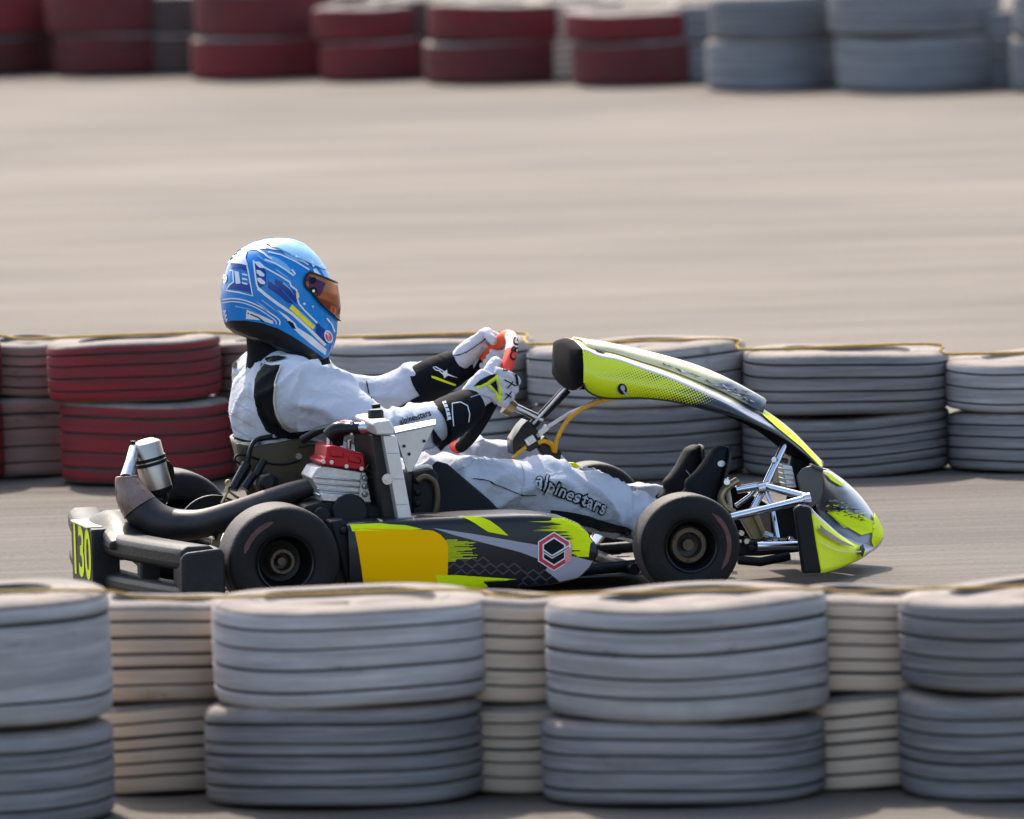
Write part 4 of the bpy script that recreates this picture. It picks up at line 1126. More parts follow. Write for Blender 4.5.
# steering -------------------------------------------------------------------------------
SC = K(483, 391.5, YD)
sa = (K(599, 447, YD)-SC).normalized()                    # column axis, forward and down
su = V((-sa.z, 0, sa.x)); 
if su.z < 0: su = -su
SR = .155
def rimp(phi): return SC + (V((0, -1, 0))*math.cos(R(phi)) + su*math.sin(R(phi)))*SR
b = B(); N = 96
vr = []
for i in range(N):
    ph = 360*i/N; p = rimp(ph); er = (p-SC).normalized()
    vr.append([b.bm.verts.new(p+er*(math.cos(2*PI*j/14)*.0155)+sa*(math.sin(2*PI*j/14)*.0155)) for j in range(14)])
for i in range(N):
    ph = (360*(i+.5)/N+180) % 360-180
    if 84 <= ph < 150: m_ = 1
    elif 50 <= ph < 84: m_ = 2
    elif 18 <= ph < 50: m_ = 3
    elif -112 <= ph < -74: m_ = 3
    else: m_ = 0
    b.mi = m_
    for j in range(14): b.face((vr[i][j], vr[i][(j+1) % 14], vr[(i+1) % N][(j+1) % 14], vr[(i+1) % N][j]))
sw = b.out('steering_wheel', [M['black_cloth'], M['wheel_orange'], M['wheel_white'], M['wheel_red']], kart)
b = B()
for ph in (0, 180, -90):
    b.tube([SC-sa*.0, rimp(ph)], [(.022, .004), (.016, .004)], 10)
b.tube([SC-sa*.004, SC+sa*.012], .035, 24)
b.out('spoke', M['gloss_black'], sw)
d = Decals(bvh_of(sw), off=.0012)
d.text('CRG', (515.5, 349), -78, 7.2, M['ink'], bold=.35, sx=1.15)
d.out('wheel_lettering', sw)
b = B(); b.tube([SC, SC+sa*.06], [.020, .012], 14); b.tube([SC+sa*.05, SC+sa*.17], .0095, 12); b.out('steering_column', M['steel'], kart)
b = B(); b.tube([K(506, 405, YD), K(513, 410, YD)], [.024, .020], 16); b.out('wheel_boss', M['gold'], kart)
b = B()
b.slab([(522, 426), (528, 420), (541, 434), (541, 446), (530, 452), (520, 448), (514, 455), (513, 440)], .0, .08)
b.tube([K(516, 452, .02), K(520, 440, .02), K(527, 424, .02)], .008, 8)
b.slab([(536, 445), (545, 436), (562, 452), (560, 462), (550, 464)], .02, .06)
b.out('column_clamp', M['gloss_black'], kart, bevel=.004)
b = B(); b.slab([(524.5, 440), (533, 434.5), (537, 441), (528, 446.5)], -.012, .01); b.slab([(535, 434), (547, 424.5), (550, 429), (538, 439)], .0, .03); c = K(530.5, 440.5, -.012); b.tube([c, c-V((0, .004, 0))], .0055, 12)
b.tube([K(545, 444, .03), K(570, 468, .05)], .008, 10)
b.out('clamp_block', M['alu_plate'], kart, bevel=.002)
b = B(); b.tube([K(532, 426, .05), K(570, 386, .05)], [.0125, .0125], 12); b.out('fairing_stay', M['gloss_black'], kart)
b = B(); b.tube([K(533, 424, .03), K(568, 385.5, .03)], .0035, 8); b.tube([K(538, 433, .02), K(570, 413, .0), K(600, 399.5, -.05)], .005, 8); b.tube([K(570, 388, .04), K(580, 383, .02)], .012, 10)
b.out('thin_stay', M['alu_plate'], kart)
b = B(); b.tube([K(622, 397.5, -.12), K(608, 399.5, -.10), K(590, 405, -.06), K(570, 418, -.02), K(558, 437, 0), K(555, 452, .02)], .0058, 8, smoothpath=6)
b.tube([K(554, 451, .02), K(551, 444, .01), K(544, 441, .0), K(538, 443, 0)], .006, 8, smoothpath=5)
b.tube([K(513, 458, .0), K(518, 453, .0), K(526, 447, .0)], .005, 8)
b.out('yellow_cable', M['yellow_cable'], kart)
b = B(); b.slab([(556, 462), (575, 463), (592, 474), (586, 478), (566, 470)], .18, .2); b.out('lime_panel', M['lime'], kart)

# ---------------------------------------------------------------- driver
def chain(b, spec, n=20, k=6):
    """spec: (px, py, y, r) joints -> tapered limb with rounded ends"""
    pts = [K(a, c, y) for a, c, y, r in spec]; rs = [r for *_, r in spec]
    b.tube(pts, rs, n, smoothpath=k); b.ball(pts[0], rs[0]*.98, 8); b.ball(pts[-1], rs[-1]*.98, 8)
b = B()
# torso: path with fore-aft and lateral radii
tp = [((322, 520), .110, .175), ((302, 478), .105, .165), ((287, 440), .122, .178), ((280, 408), .128, .195), ((284, 386), .112, .18), ((288, 364), .085, .115), ((294, 352), .060, .068), ((292, 338), .058, .062)]
P = [K(a[0], a[1], YD) for a, f_, l_ in tp]
rings = []
Pr, Rr = resample(P, [(f_, l_) for a, f_, l_ in tp], 6)
for i, p in enumerate(Pr):
    t = (Pr[min(i+1, len(Pr)-1)]-Pr[max(i-1, 0)]).normalized(); fw = V((t.z, 0, -t.x))
    f_, l_ = Rr[i]
    rings.append([p+fw*(f_*math.copysign(abs(math.cos(2*PI*j/40))**.85, math.cos(2*PI*j/40)))+V((0, l_*math.sin(2*PI*j/40), 0)) for j in range(40)])
b.rings(rings); b.ball(P[0], (.14, .17, .10))
chain(b, [(291, 386, -.07, .085), (289, 392, -.14, .086), (318, 400, -.20, .082), (352, 416, -.26, .068), (382, 434, -.285, .054), (404, 431, -.265, .052), (428, 423, -.225, .050), (452, 416, -.19, .038), (468, 408, -.16, .034)])
chain(b, [(275, 380, .15, .08), (264, 378, .22, .082), (300, 384, .29, .07), (345, 393, .325, .056), (374, 397, .33, .054), (402, 391, .30, .055), (430, 379, .255, .046), (455, 366, .20, .036)])
chain(b, [(318, 508, -.05, .105), (360, 500, -.09, .098), (410, 492, -.12, .090), (470, 488, -.15, .078), (525, 487, -.17, .068), (552, 489, -.17, .066), (585, 498, -.165, .063), (620, 511, -.155, .058), (655, 519, -.14, .048), (690, 515, -.12, .038)], k=7)
chain(b, [(305, 500, .12, .10), (360, 485, .15, .092), (425, 473, .19, .080), (480, 467, .215, .070), (510, 467, .22, .066), (548, 480, .21, .060), (595, 497, .19, .055), (640, 506, .165, .045), (668, 505, .15, .036)], k=7)
# head inside the helmet
HC = K(281, 300, YD)
b.ball(HC, (.098, .078, .115)); b.ball(HC+V((.09, 0, -.02)), (.022, .016, .025), 8); b.tube([K(290, 352, YD), HC], [.058, .06], 20)
bm = remeshed(b, .0075, 5)
# cloth folds: displaced along the normals, strongest at the bends
def px_of(p):
    q = (KM @ p)-CAM; w = q.dot(_F); return 512+FPX*q.dot(_R)/w, 409.5-FPX*q.dot(_U)/w
bm.normal_update()
bends = [((385, 430), 60), ((540, 485), 75), ((300, 420), 60), ((345, 400), 60), ((370, 392), 45), ((480, 470), 70), ((620, 505), 50), ((590, 495), 60)]
for v in bm.verts:
    x, y = px_of(v.co)
    wgt = .25+sum(math.exp(-((x-c[0])**2+(y-c[1])**2)/(s*s)) for c, s in bends)
    wgt = min(1.2, wgt)
    if y < 362 and x < 335: wgt *= .1
    for cx_, cy_, s_ in ((446, 374, 26), (456, 414, 28)): wgt *= 1-.92*math.exp(-((x-cx_)**2+(y-cy_)**2)/(s_*s_))
    if 250 < x < 300 and y < 445: wgt *= .55
    q = v.co*9
    a = 1-abs(noise.noise(q+V((noise.noise(q*.7)*1.2, 0, 0))))*2.0
    q2 = v.co*26
    c = 1-abs(noise.noise(q2+V((5, 1, noise.noise(q2*.6)))))*2.0
    v.co += v.normal*(wgt*(.0150*a**3+.0016*c)-.002)
drv = finish(bm, 'person', M['suit'], None, angle=180)
drv.matrix_world = KM
tag(drv, 'kart driver in pale grey racing suit and blue full face helmet, gripping the steering wheel', 'person')
SB = bvh_of(drv)

# suit panels and print
d = Decals(SB, off=.0038)
bk = M['black_cloth']
d.poly([(262, 364), (272, 366.5), (281, 365.5), (278, 374), (274, 388), (273.5, 402), (276, 416), (282, 427), (290, 432), (303, 431), (318, 428), (318, 435), (296, 440), (280, 438), (267, 430), (259, 415), (255, 396), (256, 380)], bk, 1.1)
d.stroke([(281, 366), (276.5, 380), (275, 394), (276, 408), (281, 421), (289, 430)], 1.0, M['cream'], 2, .0006, smooth=4)
d.poly([(266, 358.5), (276, 356.5), (288, 358.5), (279, 361), (270, 363), (266, 361)], bk, 1.1)
d.poly([(233, 358), (240, 352), (246, 348), (243, 356), (238, 361), (237, 369), (231, 368)], bk, 1.1)
# quilting on the back panel
for k in range(6):
    d.stroke([(228, 378+k*13), (246, 370+k*13)], .5, M['grey_print'], 2)
    d.stroke([(229, 372+k*13), (243, 381+k*13), (256, 388+k*13)], .5, M['grey_print'], 2)
d.stroke([(234, 437), (250, 441), (272, 438), (288, 436)], 2.2, bk, 2, smooth=3)
d.stroke([(236, 443), (252, 446), (272, 443)], 1.0, M['navy'], 4, smooth=3)
# black underside of the far sleeve
d.stroke([(366, 382), (368, 392), (371, 400)], 1.2, M['ink'], 2, smooth=3)
# near sleeve lettering
for bold, m_, dz in ((.35, M['ink'], 0),):
    d.text('alpinestars', (414, 418.5), -16, 6.0, m_, bold=bold*.55, sx=.92, dz=dz+.001, step=1.5)
d.poly([(430, 426), (446, 446), (440, 452), (432, 441)], bk, 1.1)
# leg: lettering, lower dark panel and seams
for bold, m_, dz in ((1.7, M['ink'], 0), (.25, M['suit'], .0022)):
    d.text('alpinestars', (571, 494.5), 22.5, 13.0, m_, bold=bold, sx=.88, dz=dz, step=2, space=1.08)
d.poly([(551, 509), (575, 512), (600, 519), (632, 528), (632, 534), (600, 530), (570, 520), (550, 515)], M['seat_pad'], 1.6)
d.stroke([(472, 479), (486, 481), (505, 488), (518, 494), (536, 494)], .9, M['ink'], 2, smooth=4)
d.stroke([(520, 462), (524, 478), (522, 490), (517, 506)], .7, M['grey_print'], 2, smooth=4)
d.stroke([(448, 474), (470, 465), (478, 449)], .7, M['grey_print'], 2, smooth=4)
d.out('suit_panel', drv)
far_bvh = BVHTree.FromPolygons([v.co.copy() for v in drv.data.vertices], [tuple(p.vertices) for p in drv.data.polygons if p.center.y > .10])
d = Decals(far_bvh, off=.0025)
d.poly([(372, 417), (384, 414), (400, 406), (416, 397), (430, 389), (441, 384), (450, 394), (440, 420), (400, 440), (372, 430)], bk, 1.1)
d.out('sleeve_underside', drv)

# neck roll / balaclava collar
b = B()
b.tube([K(288, 366, YD), K(287, 352, YD), K(285, 338, YD), K(284, 325, YD)], [(.108, .086), (.102, .080), (.098, .076), (.095, .075)], 28, smoothpath=4)
b.out('neck_collar', M['black_cloth'], drv)
# (tube frames: widen in the lateral direction is handled by the elliptical radii)

# helmet -------------------------------------------------------------------------------
HO = K(278, 300, YD)
mpp = 1.0/PXM
hu = (K(278+.934*50, 300+.356*50, YD)-HO); hu = hu.normalized(); hv = V((-hu.z, 0, hu.x))
if hv.z < 0: hv = -hv
HV = [(-44, -33, 60, 36), (-43.5, -38, 63, 40), (-41, -41, 65.5, 42), (-35, -46, 67.5, 44.5), (-20, -54, 69, 47.5), (-10, -57, 67, 48.5), (0, -59, 64, 49), (15, -60, 58.5, 49), (25, -57.5, 52, 47.5), (35, -52.5, 45, 44), (45, -44, 36, 37.5), (53, -33, 25, 28.5), (58, -22, 16, 19), (61, -13, 8, 11), (62.3, -6, 2, 4)]
hvs = [h[0] for h in HV]
def hring(v, n=72, grow=0.0, a0=0, a1=360):
    bk_, fr, w = (interp(hvs, [h[i] for h in HV], v) for i in (1, 2, 3))
    out = []
    cu, ru = (bk_+fr)/2, (fr-bk_)/2
    for j in range(n):
        a = R(a0+(a1-a0)*j/(n if a1-a0 == 360 else n-1))
        ca, sn = math.cos(a), math.sin(a)
        e = .92
        out.append(HO+hu*((cu+(ru+grow)*math.copysign(abs(ca)**e, ca))*mpp)+hv*(v*mpp)+V((0, -(w+grow)*math.copysign(abs(sn)**e, sn)*mpp, 0)))
    return out
hy = []
for i in range(len(hvs)-1):
    for k in range(3): hy.append(hvs[i]+(hvs[i+1]-hvs[i])*k/3)
hy.append(hvs[-1])
b = B(); b.rings([hring(v) for v in hy], cap=False)
b.face([b.bm.verts[-72+j] if False else v for j, v in enumerate(list(b.bm.verts)[-72:])])
bmesh.ops.smooth_vert(b.bm, verts=b.bm.verts[72*4:], factor=.5, use_axis_x=True, use_axis_y=True, use_axis_z=True)
bmesh.ops.smooth_vert(b.bm, verts=b.bm.verts[72*4:], factor=.5, use_axis_x=True, use_axis_y=True, use_axis_z=True)
hel = b.out('helmet', [M['blue'], M['gloss_black']], drv, angle=180, split=False)
for p in hel.data.polygons:
    if (p.center-HO).dot(hv) < -41.6*mpp: p.material_index = 1
# lining and bottom trim
b = B(); b.rings([hring(-43.6, grow=.6), hring(-46.5, grow=-3), hring(-44, grow=-9), hring(-25, grow=-11)], cap=False); b.rings([hring(-25, grow=-11.2), hring(-24, grow=-14)], cap=True)
b.out('bottom_trim', M['gloss_black'], hel, angle=80)
# visor
vb = [(3, 60), (6, 50), (10, 36), (14.5, 26.5), (18, 21.5), (21, 12.5), (25, 9.5), (29, 8.6), (33, 9), (37, 11.5)]
def vring(v, ub, grow, n=30):
    bk_, fr, w = (interp(hvs, [h[i] for h in HV], v) for i in (1, 2, 3))
    fr2 = fr + .6 + max(0, (v-8))*.13
    cu, ru = (bk_+fr)/2, (fr2-(bk_+fr)/2)
    c = max(-1, min(.995, (ub-cu)/(ru+grow))); a = math.acos(c**(1/.92) if c > 0 else c)
    out = []
    for j in range(n):
        t = -a+2*a*j/(n-1); ca, sn = math.cos(t), math.sin(t)
        out.append(HO+hu*((cu+(ru+grow)*math.copysign(abs(ca)**.92, ca))*mpp)+hv*(v*mpp)+V((0, -(w+grow+1.0)*math.copysign(abs(sn)**.92, sn)*mpp, 0)))
    return out
vv = [3+34*i/22 for i in range(23)]
rows = [vring(v, interp([q[0] for q in vb], [q[1] for q in vb], v), 1.6) for v in vv]
b = B(); b.sheet(rows); vis = b.out('visor', M['visor'], hel, angle=80)
md = vis.modifiers.new('s', 'SOLIDIFY'); md.thickness = .003; md.offset = -1
b = B()
for i, ro in enumerate((rows[0], rows[-1])): b.tube([p for p in ro], .0028, 6)
b.tube([r[0] for r in rows], .0026, 6); b.tube([r[-1] for r in rows], .0026, 6); b.out('visor_seal', M['gloss_black'], vis)
d = Decals(bvh_many([vis]), off=.002, mirror=YD)
d.poly([(309, 276), (318, 280), (325, 283), (322, 292), (317, 300), (311, 296), (305, 290), (305, 281)], M['visor_pivot'], 4)
d.ellipse((312.5, 280.5), 2.8, 3.4, M['ink'], 20, dz=.001); d.ellipse((312.5, 291.5), 4.2, 4.2, M['ink'], 0, dz=.001); d.ellipse((312.8, 291), 1.4, 1.4, M['steel'], 0, dz=.002)
d.out('visor_pivot', vis)
# painted design
d = Decals(bvh_many([hel]), off=.0010, mirror=YD)
hw_, nv, lb = M['hwhite'], M['navy'], M['light_blue']
d.poly([(226, 322), (232, 320.5), (246, 320.5), (262, 323), (278, 328.5), (292, 336), (308, 346.5), (325, 359), (330, 372), (300, 380), (240, 352), (216, 335), (218, 322)], M['gloss_black'], 1.5)
d.poly([(275, 279), (284, 283), (291, 288), (296.3, 293), (296.5, 304), (291, 299), (283, 290), (275, 284)], nv)
d.poly([(268, 281), (280, 288), (290, 299), (294, 304), (288, 303), (276, 293), (268, 288)], nv)
d.poly([(254, 262), (262, 266), (266, 272), (266, 284), (260, 288), (257, 283)], nv)
d.poly([(231, 285), (236, 283), (250, 284), (251, 293), (240, 290), (228, 289)], nv)
d.poly([(232, 264), (238, 262.5), (246, 266), (247, 271), (240, 269), (232, 269)], nv)
d.poly([(316, 322), (326, 331), (331, 340), (325, 344), (316, 333)], nv)
d.poly([(269.5, 255.5), (277, 258), (286, 264), (291.5, 270), (290, 271.5), (280, 266), (271, 261.5)], lb)
d.poly([(281, 250), (292, 253), (300, 258), (304, 263), (296, 261), (286, 256)], lb)
d.poly([(226, 266), (232, 256), (240, 249), (248, 251), (246, 258), (248.5, 266), (240, 264), (232, 263.5)], hw_, dz=.0012)
d.ellipse((240.5, 260), .9, .9, M['ink'])
d.poly([(248, 251), (256, 245), (266, 241), (290, 241.5), (305, 247), (318, 259), (326, 273), (330, 283), (326, 281), (320, 270), (311, 259), (298, 251), (280, 247), (264, 249)], M['cyan'])
d.poly([(262, 243), (276, 240), (292, 241.5), (306, 247.5), (318, 258), (326, 271), (319, 264), (304, 251), (288, 245.5), (272, 245)], M['sky'], dz=.0012)
d.stroke([(256, 249), (264, 253.5), (268, 257), (272, 259)], 1.82, hw_)
d.stroke([(264.7, 259.5), (276, 264), (286, 270), (293.5, 275.6), (295, 274), (291.5, 269.5)], 1.69, hw_)
d.stroke([(268, 252), (281, 255), (296, 262), (309, 270)], 1.43, hw_)
d.stroke([(266, 248), (281, 250.5), (298, 258), (308, 265)], 1.17, hw_)
d.stroke([(254, 262), (262, 266), (270, 270.5), (280, 276), (289.5, 282), (291, 286), (296.5, 290), (297, 297.5), (299, 304), (304, 310), (311, 317), (317, 323)], 1.56, hw_)
d.ellipse((297.5, 295), 1.5, 3.2, M['cream'], -12)
d.stroke([(253.7, 260.5), (255, 272), (257, 285), (260, 291)], 1.69, hw_)
d.stroke([(258, 288), (266, 295), (278, 304), (292, 313.5), (308, 328), (325, 345)], 2.99, hw_)
d.poly([(277, 309.5), (286, 315), (295, 323), (297, 327), (311, 336), (326, 349), (325, 355), (312, 345), (299, 334), (294, 329), (288, 321)], hw_)
d.poly([(285, 318), (293, 323), (296, 329), (292, 328)], M['ink'])
for x, y in ((260.5, 265), (261, 273.3), (261.8, 281)): d.poly([(x-4.5, y-3.2), (x-1, y-3), (x+3.8, y+1.2), (x+3, y+3.4), (x-1, y+2.8), (x-4.2, y-.3)], hw_)
d.stroke([(247.3, 266), (248.7, 272), (250, 280), (253, 296), (240, 292.5), (226.4, 290.5), (230, 285), (234, 282), (233.4, 271), (230, 270.5)], 1.43, hw_)
d.poly([(234.8, 271), (239.4, 272), (241, 283.5), (236.4, 284)], hw_)
for y in (274.5, 279, 283.3): d.poly([(242.4, y-1.3), (247.6, y), (248, y+1.6), (242.8, y+.6)], hw_)
d.ellipse((224, 279), 3.6, 4.8, hw_, 15); d.ellipse((224, 279), 2.2, 3.0, M['pale_red'], 15)
d.stroke([(220.5, 300.5), (232, 298.5), (244, 300), (256, 304.5), (268, 311.5), (279, 319.5), (279.5, 325)], 1.30, hw_, smooth=3)
d.stroke([(220.5, 303.5), (232, 301.5), (244, 303), (256, 307.5), (266, 313.5), (275.5, 320.5), (276, 324)], 1.04, hw_, smooth=3)
d.poly([(247, 309.5), (262, 315.5), (273.5, 321), (273, 324), (261, 320), (246.3, 318.8)], hw_)
d.stroke([(248, 313), (258, 317), (264, 321.5)], 1.3, M['ink'])
d.poly([(292, 304.5), (315, 325.5), (312.6, 329.3), (289, 308.2)], M['yellow_sticker'])
for k in range(3): d.stroke([(223.5+k*1.0, 311+k*4.0), (226.5+k*.8, 310.5+k*4.0), (225+k*.9, 313.5+k*4)], 1.30, hw_)
d.stroke([(326, 318), (331, 324), (334, 332)], 1.43, hw_)
d.poly([(308, 259.5), (312, 261.5), (314.5, 266), (312.5, 267.5)], hw_); d.poly([(312.5, 269.5), (315, 269), (321, 276.5), (319, 278.5), (314, 274)], hw_)
d.ellipse((304, 303.7), 1.3, 1.3, hw_)
d.ellipse((327.6, 336.3), 4.0, 6.6, hw_, -18, dz=.0005); d.ellipse((327.6, 336.3), 2.9, 4.6, M['red_print'], -18, dz=.0006)
d.text('BELL', (327.6, 336.3), 68, 2.6, hw_, bold=.06, sx=1.1, dz=.0008)
d.stroke([(331, 345), (329.5, 351)], 1.2, M['pale_red'])
for pts in ([(258, 256), (266, 262), (274, 266)], [(276, 270), (286, 277), (291, 281)], [(262, 300), (274, 309), (284, 317)], [(236, 306), (250, 309), (262, 315)], [(300, 312), (309, 320), (316, 328)], [(283, 283), (290, 289), (294, 295)]): d.stroke(pts, 1.6, lb, dz=.0004, taper=True)
d.poly([(255, 300), (262, 304), (270, 311), (266, 311)], lb, dz=.0004)
d.out('helmet_paint', hel)
b = B()
for y in (-1, 1): b.ball(K(304, 304, YD)+V((0, y*.118, 0)), .004, 6)
b.ball(HO+hu*(-40*mpp)+hv*(46*mpp), .004, 6); b.out('helmet_screw', M['steel'], hel)

# gloves -------------------------------------------------------------------------------
def hand(phi, wrist, up_sign, name):
    Pg = rimp(phi); er = (Pg-SC).normalized(); n = -sa
    t = er.cross(n).normalized()
    if (t.dot(su) < 0) != (up_sign < 0): t = -t
    Wp = K(*wrist)
    b = B()
    kn = []
    for i in range(4):
        off = (1.5-i)*.0215
        drop = [.0, .003, .001, -.006][i]
        k0 = Pg+t*off+er*(.030+drop*.6)-n*(.004-drop)
        kn.append(k0)
        ln = [1.0, 1.1, 1.04, .85][i]
        f1 = Pg+t*(off*.96)+er*.020-n*(.030*ln); f2 = Pg+t*(off*.92)-er*.008-n*(.031*ln); f3 = Pg+t*(off*.9)-er*(.026*ln)-n*.012; f4 = Pg+t*(off*.88)-er*(.026*ln)+n*.004
        base = Pg+t*off*.85+er*.030+n*.035
        b.tube([base, k0, f1, f2, f3, f4], [.0125, .0125, .0110, .0105, .0098, .0085], 10, smoothpath=4)
        b.ball(k0, .0130, 6); b.ball(f4, .0085, 6)
    # palm from the wrist to the knuckle row
    rings = []
    m0 = Wp; m1 = Wp*.45+(Pg+er*.018+n*.040)*.55; m2 = Pg+er*.022+n*.030; m3 = Pg+er*.026+n*.004
    for p, wt, th in ((m0, .030, .026), (m0*.6+m1*.4, .033, .026), (m1, .040, .027), (m2, .044, .024), (m3, .043, .018)):
        ax = (m2-m0).normalized(); tt = (t-ax*t.dot(ax)).normalized(); oo = ax.cross(tt)
        rings.append([p+tt*(wt*math.cos(2*PI*j/20))+oo*(th*math.sin(2*PI*j/20)) for j in range(20)])
    b.rings(rings); b.ball(m0, .029, 8)
    # thumb leaves the side of the palm near its base
    tb = [m1+t*.026, Pg+n*.038+t*.046+er*.006, Pg+n*.030+t*.058-er*.012, Pg+n*.018+t*.060-er*.026]
    b.tube(tb, [.017, .0145, .0125, .0105], 10, smoothpath=4); b.ball(tb[-1], .0105, 6)
    bm = remeshed(b, .0032, 4)
    bm.normal_update()
    for v in bm.verts:
        q = v.co*55; v.co += v.normal*(.0016*(1-2*abs(noise.noise(q))))
    return finish(bm, name, M['glove'], drv, angle=180)
gn = hand(8, (463, 410, -.165), 1, 'glove')
gf = hand(141, (453, 368, .195), 1, 'glove')
# cuffs
b = B(); b.tube([K(436, 426, -.215), K(448, 418.5, -.195), K(462, 410, -.17), K(474, 402.5, -.15)], [.056, .056, .050, .040], 24, smoothpath=4); cn = b.out('cuff', M['black_cloth'], gn)
b = B(); b.tube([K(424, 384, .262), K(436, 377, .238), K(452, 369, .205), K(464, 363, .178)], [.054, .053, .047, .036], 24, smoothpath=4); cf = b.out('cuff', M['black_cloth'], gf)
d = Decals(bvh_many([cn, gn]), off=.0022)
d.poly([(473, 387), (480, 380), (490, 375), (497, 374), (494, 380), (484, 384)], M['ink'], 1.5)
for pts in ([(476, 388), (486, 384), (496, 377)], [(496, 375), (500, 388), (500, 401)], [(488, 385), (496, 392), (499, 401)]): d.stroke(pts, 2.3, M['lime'], 1.5, .0004)
d.poly([(490, 384), (496, 380), (498, 393)], M['ink'], 1.5, .0002)
d.stroke([(503, 370), (511, 371), (516, 377), (517, 386)], 2.4, M['ink'], 1.5, smooth=3)
for pts in ([(504, 380), (510, 383), (515, 386)], [(507, 388), (511, 384), (513, 381)], [(505, 393), (511, 397)], [(504, 400), (508, 396), (511, 392)]): d.stroke(pts, 1.1, M['ink'], 1.5)
d.stroke([(452, 414), (452, 404), (460, 402.5), (467, 406), (469, 414), (468, 422)], 1.0, M['white'], 1.5)
d.stroke([(452, 414), (453, 426)], 1.0, M['white'], 1.5)
d.stroke([(444, 402), (447, 410), (449, 420)], 3.6, M['white'], 1.5); 
for k in range(4): d.stroke([(444.0+k*1.1, 404.5+k*4.0), (447.8+k*1.1, 404+k*4.0)], 1.0, M['ink'], 1.5, .0004)
d.stroke([(470, 398), (480, 395), (490, 398), (496, 404)], .9, M['grey_print'], 1.5, smooth=3)
d.out('glove_print', gn)
d = Decals(bvh_many([cf, gf]), off=.0022)
# star emblem and lime flash on the far cuff
d.stroke([(441, 371), (436, 370), (433.5, 367.5), (436, 367), (441, 369.5), (446, 372.5)], 1.0, M['white'], 1.5)
d.poly([(438, 370), (443, 372.5), (447.5, 369.5), (447.5, 373), (458, 377.5), (448, 375.2), (444.5, 378), (443.5, 374.8)], M['white'], 1.5)
d.poly([(432, 375.5), (437, 376.8), (456, 383.8), (455, 385.4), (436, 379), (432, 377.5)], M['lime'], 1.5)
d.poly([(496, 337), (501, 334), (507, 335), (505, 345), (498, 343)], M['ink'], 1.5)
d.stroke([(448, 357), (462, 354), (474, 347), (486, 338)], .8, M['ink'], 1.5, smooth=3)
d.text('a', (500, 340), -70, 3.4, M['white'], bold=.1, dz=.0006)
d.out('glove_print', gf)

# shoes ---------------------------------------------------------------------------------
def shoe(px, y, name):
    b = B()
    hx_, hy_, tx, ty = px
    H = K(hx_, hy_, y); T = K(tx, ty, y); ax = (T-H).normalized(); fw = V((ax.z, 0, -ax.x))
    if fw.x < 0: fw = -fw
    L_ = (T-H).length
    rings = []
    for s_, th, w in ((-.02, .016, .020), (.03, .030, .032), (.15, .042, .037), (.30, .046, .038), (.45, .038, .040), (.62, .030, .044), (.80, .024, .043), (.93, .019, .034), (1.0, .010, .018)):
        c = H+ax*(L_*s_)-fw*(th*1.0)+fw*.0
        rings.append([c+fw*(th*math.cos(2*PI*j/24))+V((0, w*math.sin(2*PI*j/24), 0)) for j in range(24)])
    b.rings(dens(rings, 3))
    # ankle
    b.tube([H+ax*(L_*.22)-fw*.040, H+ax*(L_*.06)-fw*.055, H+ax*(L_*-.16)-fw*.085], [.036, .036, .038], 18, smoothpath=3)
    bm = remeshed(b, .004, 3)
    o = finish(bm, name, M['shoe'], drv, angle=180)
    b = B(); rings = []
    for s_, w in ((-.01, .020), (.05, .034), (.2, .037), (.45, .036), (.65, .045), (.82, .044), (.95, .034), (1.01, .014)):
        c = H+ax*(L_*s_)-fw*.002
        rings.append([c+V((0, w, 0)), c+V((0, -w, 0)), c+fw*.007+V((0, -w, 0)), c+fw*.007+V((0, w, 0))])
    b.rings(dens(rings, 3)); b.out('sole', M['sole'], o, bevel=.002)
    return o
sn = shoe((716, 506, 728, 447), -.115, 'shoe')
sf = shoe((697, 500, 700, 445), .13, 'shoe')
d = Decals(bvh_of(sn), off=.002)
d.ellipse((721, 463.5), 3.6, 3.0, M['white'], -15); d.stroke([(727, 470), (728, 478)], 1.0, M['grey_print'])
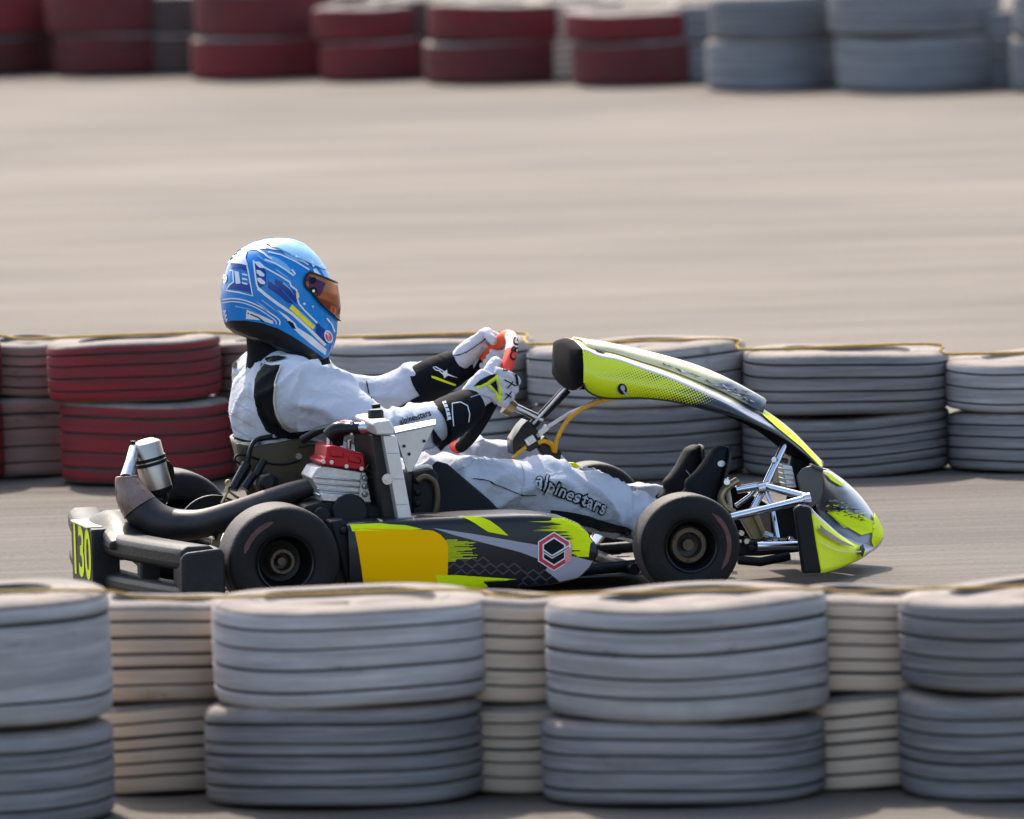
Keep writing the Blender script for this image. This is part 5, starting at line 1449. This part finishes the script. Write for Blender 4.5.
d.out('shoe_mark', sn)
d = Decals(bvh_of(sf), off=.002)
d.stroke([(686, 470), (692, 478), (694, 488)], 1.0, M['grey_print']); d.out('shoe_mark', sf)

# ---------------------------------------------------------------- light, sky, camera
SUN_EL, SUN_AZ = 47.0, 14.0      # azimuth: degrees left of straight behind the scene
w = bpy.data.worlds.new('World'); scene.world = w; w.use_nodes = True
nt = w.node_tree; bg = nt.nodes['Background']; bg.inputs['Strength'].default_value = 0.15
sk = nt.nodes.new('ShaderNodeTexSky'); sk.sky_type = 'NISHITA'; sk.sun_disc = False
sk.sun_elevation = R(SUN_EL); sk.sun_rotation = R(-SUN_AZ); sk.air_density = 1.2; sk.dust_density = 3.0; sk.ozone_density = 1.0
nt.links.new(sk.outputs[0], bg.inputs['Color'])
sd = V((-math.sin(R(SUN_AZ))*math.cos(R(SUN_EL)), math.cos(R(SUN_AZ))*math.cos(R(SUN_EL)), math.sin(R(SUN_EL))))
ld = bpy.data.lights.new('sun', 'SUN'); ld.energy = 2.8; ld.angle = R(0.53); ld.color = (1.0, .90, .77)
lo = bpy.data.objects.new('sun', ld); col.objects.link(lo); lo.rotation_euler = sd.to_track_quat('Z', 'Y').to_euler(); lo.location = sd*60

cd = bpy.data.cameras.new('camera'); co = bpy.data.objects.new('camera', cd); col.objects.link(co)
cd.sensor_width = 36; cd.lens = FPX/1024*36; cd.clip_start = 1; cd.clip_end = 3000
co.matrix_world = Matrix(((_R.x, _U.x, -_F.x, CAM.x), (_R.y, _U.y, -_F.y, CAM.y), (_R.z, _U.z, -_F.z, CAM.z), (0, 0, 0, 1)))
cd.dof.use_dof = True; cd.dof.focus_distance = (KM @ V((.5, -.3, .3))-CAM).length; cd.dof.aperture_fstop = 6.3
scene.camera = co
scene.render.engine = 'CYCLES'
scene.render.resolution_x = 1024; scene.render.resolution_y = 819
vs = scene.view_settings; vs.view_transform = 'Standard'; vs.look = 'None'; vs.exposure = 1.08; vs.gamma = 1; vs.use_curve_mapping = False
